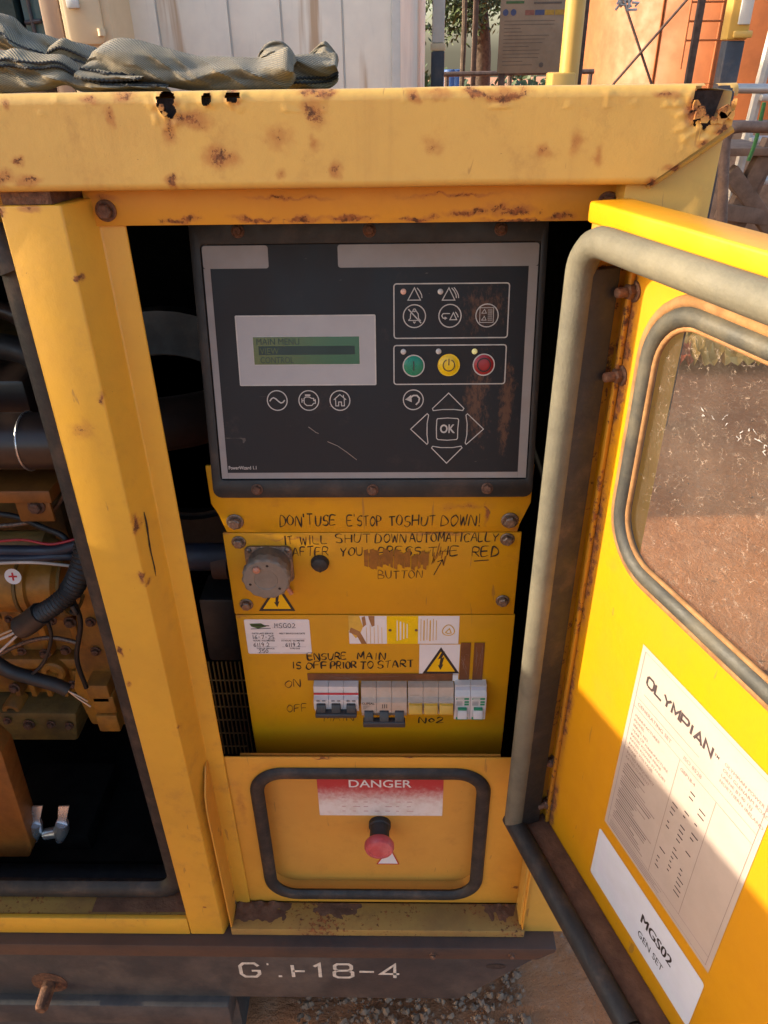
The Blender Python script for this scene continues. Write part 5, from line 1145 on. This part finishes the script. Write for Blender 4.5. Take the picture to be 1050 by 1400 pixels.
for k in range(6): a, b = FGd.at(280, 930+k*18); gd.tube([FGd.w(a-.01, b), FGd.w(a+.06, b)], .0011, 6)
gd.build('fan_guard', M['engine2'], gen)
rl_ = MB(); q0, q1 = onY(270, 820, .2), onY(312, 905, .2); rl_.box(XY, q0.x, q1.x+.02, .2, .26, q1.z, q0.z); rl_.build('relay_box', M['hose'], gen, bevel=.006)
# ================================================================== the webbing sling on the roof
sling = thing('lifting_sling', 'grey webbing lifting sling lying bunched on the generator roof', 'sling', (-.2, .03, zrt-.002))
def strand(stn, Y, lean, bul, seed, name='webbing', stitch=(), n=8):
    P = smoothpath([(x, t, b) for x, t, b in stn], n); q = MB(); nv = 22; L_ = [0]
    rows_ = []
    for v in P:
        tp, bt_ = onY(v.x, v.y, Y+lean), onY(v.x, v.z, Y); rows_.append((tp, bt_))
    for i in range(1, len(rows_)): L_.append(L_[-1]+(rows_[i][0]-rows_[i-1][0]).length)
    def pt(i, j, back=0):
        f0 = j/(nv-1); fo = abs(((f0*1.6+noise.noise(Vector((L_[i]*13+seed, 0, seed)))*.9+5) % 1)-.5)*.016; rd = (1-abs(noise.noise(Vector((L_[i]*42+f0*1.8+seed, f0*.8, seed+3)))))**4*.006; back = back+(fo-.003-rd)*math.sin(math.pi*f0)**.5
        tp, bt_ = rows_[i]; f = j/(nv-1); s_ = math.sin(math.pi*f)
        p = bt_.lerp(tp, f); w_ = noise.noise(Vector((L_[i]*34+seed, f*2.2, seed)))*.004+noise.noise(Vector((L_[i]*80+seed, f*4, seed+9)))*.0016
        return p+Vector((0, -bul*s_+w_*(.4+s_)+back, 0))
    nu = len(rows_); uvf = lambda i, j: (L_[i]*10, j/(nv-1)*.55)
    q.grid(nu, nv, lambda i, j: pt(i, j), uv=uvf); k = len(q.v); q.grid(nu, nv, lambda i, j: pt(i, nv-1-j, .0022), uv=uvf)
    for i in range(nu-1):
        q.f.append((i+1, i, k+(nv-1)*nu+i, k+(nv-1)*nu+i+1)); q.m.append(0); t0 = (nv-1)*nu; q.f.append((t0+i, t0+i+1, k+i+1, k+i)); q.m.append(0)
    o = q.build(name, M['web'], sling, smooth=80)
    if stitch:
        z_ = MB()
        for f in stitch:
            pts = []
            for i in range(0, nu):
                j = f*(nv-1); j0 = int(j); p = pt(i, j0).lerp(pt(i, j0+1), j-j0); pts.append(p+Vector((0, -.0009, .0004*(1 if i % 2 else -1))))
            z_.tube(pts, .0009, 5)
        z_.build('stitching', M['stitch'], o)
strand([(-40, 4, 60), (-15, 14, 62), (5, 19, 68), (20, 25, 74), (38, 42, 82), (60, 47, 92), (82, 54, 104), (105, 58, 112), (132, 66, 116), (150, 84, 118)], .055, .025, .012, 1, stitch=(.50,))
strand([(70, 62, 112), (85, 52, 112), (100, 58, 108), (125, 72, 108), (150, 86, 112)], .040, .01, .010, 12, stitch=(.56, .78))
strand([(-40, 56, 128), (-15, 66, 128), (5, 69, 128), (20, 66, 127), (42, 71, 126), (62, 74, 124), (80, 74, 118), (93, 79, 117), (106, 88, 124), (120, 97, 127), (140, 104, 128), (165, 108, 128), (200, 109, 128), (235, 110, 128)], .000, .018, .010, 3, stitch=(.62, .76))
strand([(127, 84, 94), (131, 70, 102), (142, 59, 106), (160, 52, 110), (182, 53, 112), (205, 59, 114), (230, 66, 119), (252, 72, 123), (275, 77, 125), (300, 77, 125), (330, 78, 125), (355, 78, 125), (376, 70, 124), (393, 64, 121), (402, 74, 112), (405, 84, 104)], .012, .020, .016, 4)
strand([(120, 86, 112), (140, 90, 114), (160, 94, 115), (185, 97, 112), (205, 99, 109)], .014, .004, .020, 24, stitch=(.30, .72))
strand([(352, 80, 92), (360, 63, 90), (372, 56, 88), (386, 57, 84), (397, 66, 82)], .035, .012, .006, 5)
strand([(392, 78, 122), (410, 74, 123), (432, 73, 123), (450, 72, 121), (460, 73, 114), (463, 82, 108)], .045, .008, .010, 6, stitch=(.22, .34))
strand([(418, 78, 90), (430, 66, 88), (443, 56, 86), (452, 63, 84), (459, 72, 82)], .068, .01, .003, 7)
# ================================================================== surroundings
def hx(px_, Y, py_=72): return onY(px_, py_, Y).x
def hz(py_, Y, px_=525): return onY(px_, py_, Y).z
# white steel cabin with ribbed sheet walls
Y = 5.0; x0, x1 = hx(166, Y), hx(545, Y); x2 = hx(581, 7.0)
cab = thing('site_container', 'weathered white steel container with rust streaks behind the sling', 'container', ((x0+x1)/2, Y+1, 0))
seams = [x0, hx(222, Y), hx(318, Y), hx(388, Y), hx(470, Y), x1]
for a, b in zip(seams[:-1], seams[1:]):
    MB().box(FY(Y), a+.006, b-.006, .3, 2.7, -.03, .0).build('wall_panel', M['container'], cab, bevel=.006)
for a in seams[1:-1]: MB().box(FY(Y), a-.005, a+.005, .3, 2.7, -.03, -.010).build('panel_joint', M['pale'], cab)
ew_ = MB(); ew_.prism(XY, [(x1-.02, Y+.032), (x1+.002, Y+.03), (x2, 7.0), (x2-.03, 7.0)], .3, 2.7); ew_.build('end_wall', M['container'], cab)
cf = MB(); cf.box(XY, x1-.045, x1+.012, Y-.014, Y+.029, .12, 2.75); cf.build('corner_post', M['pale'], cab, bevel=.008)
cf = MB(); cf.box(XY, x0-.02, x1+.012, Y-.012, Y+1.9, 2.76, 2.84); cf.build('top_rail', M['pale'], cab); cf = MB(); cf.box(XY, x0-.02, x1-.05, Y-.012, Y+1.9, .0, .29); cf.build('bottom_rail', M['pale'], cab)
cf = MB(); cf.box(XY, x0-.035, x0-.006, Y-.02, Y+.05, .3, 2.7); cf.build('corner_post', plain('grey_blue_post', (.30, .31, .34), .5), cab)
# cream truck
Y = 4.6; tx0, tx1 = hx(-160, Y), hx(160, Y)
tk = thing('truck', 'cream truck with beige cab pillar at the left edge', 'truck', ((tx0+tx1)/2, Y+1, 0))
MB().box(FY(Y), hx(92, Y), tx1, .9, 2.5, -2.0, 0).build('body', M['creamtruck'], tk, bevel=.03)
MB().prism(FY(Y), rrect(hx(100, Y), hx(149, Y), hz(55, Y), 2.2, .04, 5), .002, .03).build('locker_door', M['creamtruck'], tk, bevel=.012)
hg = MB(); hg.tube([(hx(147, Y), Y-.04, hz(43, Y)), (hx(147, Y), Y-.04, hz(33, Y))], .022, 10); hg.box(FY(Y), hx(140, Y), hx(149, Y), hz(39, Y), hz(36, Y), .0, .05); hg.build('hinge', M['creamtruck'], tk)
MB().box(FY(Y), hx(108, Y), hx(124, Y), hz(5, Y), hz(-8, Y), .03, .06).build('latch', M['pale'], tk, bevel=.008)
MB().box(FY(Y), hx(64, Y), hx(91.5, Y), .9, 2.5, -1.9, -.02).build('pillar', M['beige'], tk, bevel=.02)
MB().box(FY(Y), hx(36, Y), hx(63, Y), hz(52, Y), 2.3, -.3, -.08).build('cab_glass', M['cabglass'], tk)
gdx = MB(); gdx.tube([(hx(48, Y), Y+.06, hz(60, Y)), (hx(46, Y), Y+.06, 2.2)], .012, 8); gdx.tube([(hx(38, Y), Y+.06, hz(22, Y)), (hx(60, Y), Y+.06, hz(20, Y))], .012, 8); gdx.build('mirror_arm', M['darkpost'], tk)
MB().box(FY(Y), tx0, hx(35, Y), .6, hz(28, Y), -1.9, -.01).build('cab_door', M['beige'], tk, bevel=.02)
MB().box(FY(Y), tx0, hx(30, Y), hz(26, Y), 2.3, -1.8, -.03).build('cab_window', M['darkglass'], tk)
MB().box(FY(Y), tx0, hx(90, Y), 2.31, 2.6, -1.9, .0).build('cab_roof', M['creamtruck'], tk, bevel=.05)
for wx in (tx0+.5, tx1-.35): MB().lathe(Fr((wx, Y+.28, .46), (1, 0, 0), (0, 0, 1)), 0, 0, [(.2, 0), (.46, .0), (.46, .26), (.2, .26)], 28).build('wheel', M['stopbody'], tk)
# tall white and black post, thin posts
def post_(name, label, cat, px_, Y, w_px, parts, grp=None, lean=0):
    x = hx(px_, Y); w_ = hx(px_+w_px, Y)-x; t = thing(name, label, cat, (x+w_/2, Y, 0), grp)
    for nm, z0, z1, mt_, k in parts: MB().box(XY, x+w_*(1-k)/2, x+w_*(1+k)/2, Y, Y+w_, z0, z1).build(nm, M[mt_], t, bevel=.01)
    return t
Y = 6.4
post_('marker_post', 'white post with black lower half right of the container', 'post', 590, Y, 18, [('lower_sleeve', 0, hz(71, Y), 'darkpost', 1), ('collar', hz(71, Y)+.001, hz(60, Y), 'creamtruck', 1.1), ('shaft', hz(60, Y)+.001, 3.4, 'pale', .9)])
post_('steel_post', 'thin brown steel post in front of the tree', 'post', 645, 8.0, 7, [('shaft', 0, 4, 'brownpost', 1)])
def stem(name, label, cat, px_, Y, r, mat, h=4.0, bend=.12):
    x = hx(px_, Y); t = MB(); t.tube(smoothpath([(x, Y, 0), (x+bend*.3, Y, h*.35), (x-bend*.2, Y, h*.7), (x+bend, Y, h)], 6), r, 8); return tag(t.build(name, M[mat], None), label, cat)
stem('sapling', 'slim bare tree trunk left of the brown post', 'tree', 629, 9, .028, 'bark', 4.4)
# notice board
Y = 5.6; bd = thing('notice_board', 'weathered brown notice board with faded logos and printed rows', 'sign', (hx(725, Y), Y, 0))
FNb = FY(Y); bx0, bx1 = hx(681, Y), hx(768, Y); bz0, bz1 = hz(103, Y), hz(-40, Y)
MB().box(FNb, bx0, bx1, bz0, bz1, -.012, 0).build('board', M['board'], bd, bevel=.003)
nb = MB(); nq = lambda px_, py_: (hx(px_, Y), hz(py_, Y))
for k, mi in enumerate((1, 1, 2, 1, 3, 3)):
    cx = 688+k*(13.3 if k > 1 else 10.5)+(2 if k > 1 else 0)
    if k < 2: nb.disc(FNb, *nq(cx, 20), hx(cx+3.8, Y)-hx(cx, Y), .002, 14, mi)
    else:
        a, b = nq(cx-6.5+4, 24); a2, b2 = nq(cx+6.5+4-.8, 17); nb.rect(FNb, a, a2, b, b2, .002, mi)
for k in range(2): a, b = nq(722+3*k, 3+6*k); a2, _ = nq(768-6*k, 3); nb.rect(FNb, a, a2, b, b+.012, .002, 0)
for k in range(2): a, b = nq(688, 2+6*k); a2, _ = nq(712-6*(1-k), 2); nb.rect(FNb, a, a2, b, b+.014, .002, 4)
rn = random.Random(2)
for k in range(13):
    a, b = nq(687, 32+5*k); nb.rect(FNb, a, hx(687+rn.uniform(20, 70), Y), b, b+.003, .002, 0)
a, b = nq(741, 92); nb.disc(FNb, a, b, .016, .003, 14, 0)
nb.build('print', [M['boardink'], M['boardblue'], M['boardred'], M['boardyel'], M['boardgreen']], bd, smooth=0)
for a in (bx0+.04, bx1-.04): MB().tube([(a, Y+.045, 0), (a, Y+.045, 2.2)], .025, 10).build('leg', M['brownpost'], bd)
# yellow column
Y = 4.4; yc = thing('yellow_column', 'bright yellow steel column with a square foot beside the notice board', 'column', (hx(782, Y), Y, 0))
cxc = hx(783, Y); rc = (hx(797, Y)-hx(770, Y))/2
MB().tube([(cxc, Y+rc, .02), (cxc, Y+rc, 3.2)], rc, 28).build('tube', M['yellowcol'], yc)
MB().box(FY(Y), hx(757, Y), hx(790, Y), .0, hz(103, Y), -.2, .02).build('foot', M['yellowcol'], yc, bevel=.012)
# fence rail beyond
fr_ = thing('pipe_fence', 'low thin pipe fence behind the notice board', 'fence', (hx(720, 7.2), 7.2, 0))
MB().tube([(hx(600, 7.2), 7.2, hz(103, 7.2)), (hx(815, 7.2), 7.2, hz(102, 7.2))], .02, 8).build('rail', M['pipe'], fr_)
for q in (612, 700, 812): MB().tube([(hx(q, 7.2), 7.25, 0), (hx(q, 7.2), 7.25, hz(101, 7.2))], .022, 8).build('post', M['pipe'], fr_)
# orange tank with struts and ladder
TY = 9.5; TRd = 2.0; tcx = 4.55
tank = thing('storage_tank', 'large rust orange cylindrical storage tank with bracing', 'tank', (tcx, TY+TRd, 0))
MB().tube([(tcx, TY+TRd, .1), (tcx, TY+TRd, 3.4), (tcx, TY+TRd, 3.45)], [TRd, TRd, TRd-.05], 72).build('shell', M['tank'], tank, smooth=60)
MB().tube([(tcx, TY+TRd, 0), (tcx, TY+TRd, .09)], TRd+.05, 48).build('foundation', M['pale'], tank)
for q in (918, 985):
    a = hx(q, TY); MB().tube([(a, TY-.02+TRd-math.sqrt(max(.01, TRd**2-(a-tcx)**2)), .2), (a, TY-.02+TRd-math.sqrt(max(.01, TRd**2-(a-tcx)**2)), 3.2)], .012, 8).build('seam_bar', M['tank'], tank)
lad = MB()
for q in (934, 985): lad.tube([(hx(q, TY-.12), TY-.12, 1.05), (hx(q, TY-.12), TY-.12, 3.2)], .012, 8)
for k in range(5): z_ = hz(62-26*k, TY-.12); lad.tube([(hx(934, TY-.12), TY-.12, z_), (hx(985, TY-.12), TY-.12, z_)], .010, 8)
lad.build('ladder', M['tank'], tank)
bs_ = MB(); bs_.tube([(hx(846, 8.9), 8.9, hz(12, 8.9)), (hx(897, 8.9), 8.9, hz(120, 8.9)), (hx(903, 8.9), 8.9, hz(135, 8.9))], .014, 8); bs_.tube([(hx(934, 8.9), 8.88, hz(-4, 8.9)), (hx(846, 8.9), 8.88, hz(116, 8.9)), (hx(830, 8.9), 8.88, hz(140, 8.9))], .014, 8); bs_.build('brace_cable', M['brownpost'], tank)
# two leaning dark stay posts
for lab, (a, b) in (('dark steel post beside the yellow column', (806, 797)), ('dark steel post in front of the orange tank', (966, 951))):
    Yp = 6.0; t = MB(); t.box(FY(Yp), hx(b, Yp)-.035, hx(b, Yp)+.012, 0, 3.0, -.05, 0); tag(t.build('stay_post', M['brownpost'], None, bevel=.006), lab, 'post', 'dark steel posts')
bnd = MB(); Yp = 6.0; bx_ = hx(848, Yp); rr2 = random.Random(3)
for k in range(26): p = Vector((bx_+rr2.uniform(-.05, .05), Yp+rr2.uniform(-.03, .03), hz(2, Yp)+rr2.uniform(-.06, .06))); bnd.tube([p, p+Vector((rr2.uniform(-.05, .05), 0, rr2.uniform(-.05, .05))), p+Vector((rr2.uniform(-.05, .05), .02, rr2.uniform(-.06, .02)))], .009, 5)
bnd.tube([(bx_, Yp, hz(2, Yp)), (bx_, Yp, 3.0)], .006, 5)
tag(bnd.build('rope_bundle', M['pale'], None), 'tied bundle of pale rope hanging before the orange tank', 'rope')
# bollard at the right: yellow head, dark shaft
Y = 2.1; bo = thing('bollard_post', 'tall post with yellow head and black shaft at the generator corner', 'post', (hx(1005, Y), Y, 0))
bxa, bxb = hx(991, Y), hx(1016, Y)
MB().box(FY(Y), bxa, bxb, 0, hz(63, Y), -.05, 0).build('shaft', M['darkpost'], bo, bevel=.004)
MB().box(FY(Y), bxa-.004, bxb+.004, hz(63, Y)+.001, 2.2, -.055, .004).build('head', M['yellowcol'], bo, bevel=.006)
MB().box(FY(Y), bxa+.018, bxb+.0, hz(42, Y), 2.2, .0042, .012).build('inset', M['pale'], bo, bevel=.004)
MB().box(FY(Y), bxa+.010, bxb+.010, hz(60, Y), hz(50, Y), .0045, .02).build('clasp', M['yellowcol'], bo, bevel=.004)
# ladder, rails and timber at the right
Y = 2.9
sl_ = thing('step_ladder', 'aluminium step ladder leaning behind the generator corner', 'ladder', (hx(1030, Y), Y, 0))
def P3(px_, py_, Y_): return onY(px_, py_, Y_)
for (q0, q1, dy) in (((1066, 10), (985, 330), 0), ((1130, 10), (1075, 330), .0)):
    MB().tube([P3(*q0, Y), P3(*q1, Y)], .022, 8).build('stile', M['alu'], sl_)
for k in range(4):
    f = .35+.18*k; a = P3(1066, 10, Y).lerp(P3(985, 330, Y), f); b = P3(1130, 10, Y).lerp(P3(1075, 330, Y), f); d_ = MB(); d_.box(Fr(a, b-a, (0, 0, 1)), 0, (b-a).length, -.012, .012, -.05, .05); d_.build('tread', M['alu'], sl_, bevel=.004)
hr = thing('hand_rail', 'bent brown pipe handrail right of the generator corner', 'railing', (hx(1040, 1.9), 1.9, 0))
MB().tube(smoothpath([P3(986, 330, 1.9), P3(990, 215, 1.9), P3(994, 185, 1.9), P3(1008, 174, 1.9), P3(1050, 174, 1.9), P3(1120, 175, 1.9)], 5), .016, 12).build('lower_pipe', M['pipe'], hr)
MB().tube([P3(1006, 121, 2.0), P3(1130, 122, 2.0)], .013, 12).build('upper_pipe', M['alu'], hr)
MB().tube([P3(1125, 100, 1.95), P3(1105, 420, 1.95)], .016, 10).build('upright', M['pipe'], hr)
tb_ = thing('timber_trestle', 'dusty brown timber trestle under the ladder', 'trestle', (hx(1020, 2.5), 2.5, 0))
for q0, q1 in (((1048, 215), (985, 330)), ((1000, 235), (1060, 320)), ((1060, 190), (1005, 320)), ((985, 290), (1070, 300))):
    a, b = P3(*q0, 2.5), P3(*q1, 2.55); MB().box(Fr(a, b-a, (0, 1, 0)), 0, (b-a).length, 0, .05, -.03, .03).build('leg', M['wood'], tb_, bevel=.004)
MB().box(FY(2.5), hx(992, 2.5), hx(1090, 2.5), hz(219, 2.5), hz(208, 2.5), -.3, .02).build('plank', M['wood'], tb_, bevel=.004)
gp_ = MB(); gp_.tube(smoothpath([P3(1045, 140, 2.3), P3(1034, 190, 2.3), P3(1023, 220, 2.3)], 5), .007, 8); tag(gp_.build('green_rope', M['greenrope'], None), 'short green rope hanging from the ladder', 'rope')
dk = MB(); dk.box(FY(4.2), hx(1000, 4.2), hx(1250, 4.2), .0, hz(186, 4.2), -.8, 0); tag(dk.build('timber_stack', M['wood'], None, bevel=.02), 'dark stack of timber behind the step ladder', 'timber')
# unseen box added at the left to throw a shadow on the ground
oc = MB(); oc.box(XY, -6.0, -2.35, 1.43, 3.4, .12, 2.4); oc.box(XY, -6.0, -2.35, 1.42, 3.41, 0, .12); tag(oc.build('added_shade_box', M['container'], None, bevel=.01), 'white steel box added out of view to shade the ground', 'container')
sh_ = thing('plastic_sheet', 'crumpled red and yellow sheet on the ground seen through the door window', 'sheet', (1.35, 2.9, 0))
for nm, xa, xb, mt_ in (('red_fold', 1.12, 1.34, 'redfold'), ('yellow_fold', 1.34, 1.75, 'yellowcol')):
    if mt_ == 'redfold': M['redfold'] = plain('faded_red_sheet', (.45, .08, .03), .6)
    q = MB(); q.grid(18, 14, lambda i, j: (xa+(xb-xa)*i/17+noise.noise(Vector((i*.4, j*.4, 1)))*.03, 2.7+.5*j/13, .02+abs(noise.noise(Vector((i*.5, j*.5, 7))))*.16)); q.build(nm, M[mt_], sh_, smooth=30)
# ------------------------------------------------------------------ tree
tree = thing('tree', 'leafy green tree behind the container', 'tree', (hx(640, 15), 15, -.15))
t = MB(); bx_ = hx(655, 15)
t.tube(smoothpath([(bx_, 15, -.2), (bx_+.05, 15, 1.2), (bx_-.1, 15, 2.6), (bx_, 15, 4.5)], 5), [.20-.007*k for k in range(16)], 10)
rt = random.Random(21); limbs = []
for k in range(11):
    z_ = rt.uniform(2.0, 4.0); a_ = rt.uniform(0, 6.28); e = Vector((bx_+math.cos(a_)*rt.uniform(.8, 2.2), 15+math.sin(a_)*1.2, z_+rt.uniform(.2, 1.2))); limbs.append(e)
    t.tube(smoothpath([(bx_, 15, z_), Vector((bx_, 15, z_)).lerp(e, .5)+Vector((0, 0, .15)), e], 4), [.07-.005*q for q in range(9)], 6)
t.build('trunk', M['bark'], tree)
lf = MB(); cl_ = limbs+[Vector((bx_+rt.uniform(-2.2, 2.2), 15+rt.uniform(-1, 1), rt.uniform(2.2, 4.6))) for _ in range(34)]
cl_ += [Vector((hx(590+rt.uniform(0, 100), 15), 15+rt.uniform(-.6, .6), hz(rt.uniform(-20, 40), 15))) for _ in range(13)]
for c in cl_:
    R0 = rt.uniform(.25, .5)
    for k in range(150):
        d = Vector((rt.gauss(0, 1), rt.gauss(0, 1), rt.gauss(0, .8))); d = d.normalized()*R0*rt.random()**.4; p = c+d
        n1 = Vector((rt.uniform(-1, 1), rt.uniform(-1, 1), rt.uniform(-1, 1))).normalized(); n2 = n1.orthogonal().normalized(); s = rt.uniform(.035, .075)
        lf.add([p-n1*s, p+n2*s*.45, p+n1*s, p-n2*s*.45], [(0, 1, 2, 3)])
lf.build('crown', M['leaf'], tree, smooth=0)
# far bushes along the horizon and two blue drums
fb = MB()
for k in range(2600):
    x = rt.uniform(-14, 40); p = Vector((x, 55+rt.uniform(-3, 3), -1.2+abs(rt.gauss(0, .5))*(1.2+.5*math.sin(x*.9)))); n1 = Vector((rt.uniform(-1, 1), rt.uniform(-1, 1), rt.uniform(-1, 1))).normalized(); n2 = n1.orthogonal(); s = rt.uniform(.15, .35)
    fb.add([p-n1*s, p+n2*s*.6, p+n1*s, p-n2*s*.6], [(0, 1, 2, 3)])
tag(fb.build('far_bushes', M['leaf'], None, smooth=0, kind='stuff'), 'low green scrub far behind the fence', 'bushes')
for px_, lab in ((617, 'blue drum left of the bare sapling'), (626, 'blue drum right behind the bare sapling')):
    Yd = 20.0; x = hx(px_, Yd); d_ = MB(); d_.lathe(Fr((x, Yd, -.27), (1, 0, 0), (0, 1, 0)), 0, 0, [(.16, 0), (.16, .36), (.168, .37), (.16, .38), (.16, .27+hz(97, Yd)), (.15, .28+hz(97, Yd))], 16); tag(d_.build('drum', M['blue'], None), lab, 'drum')
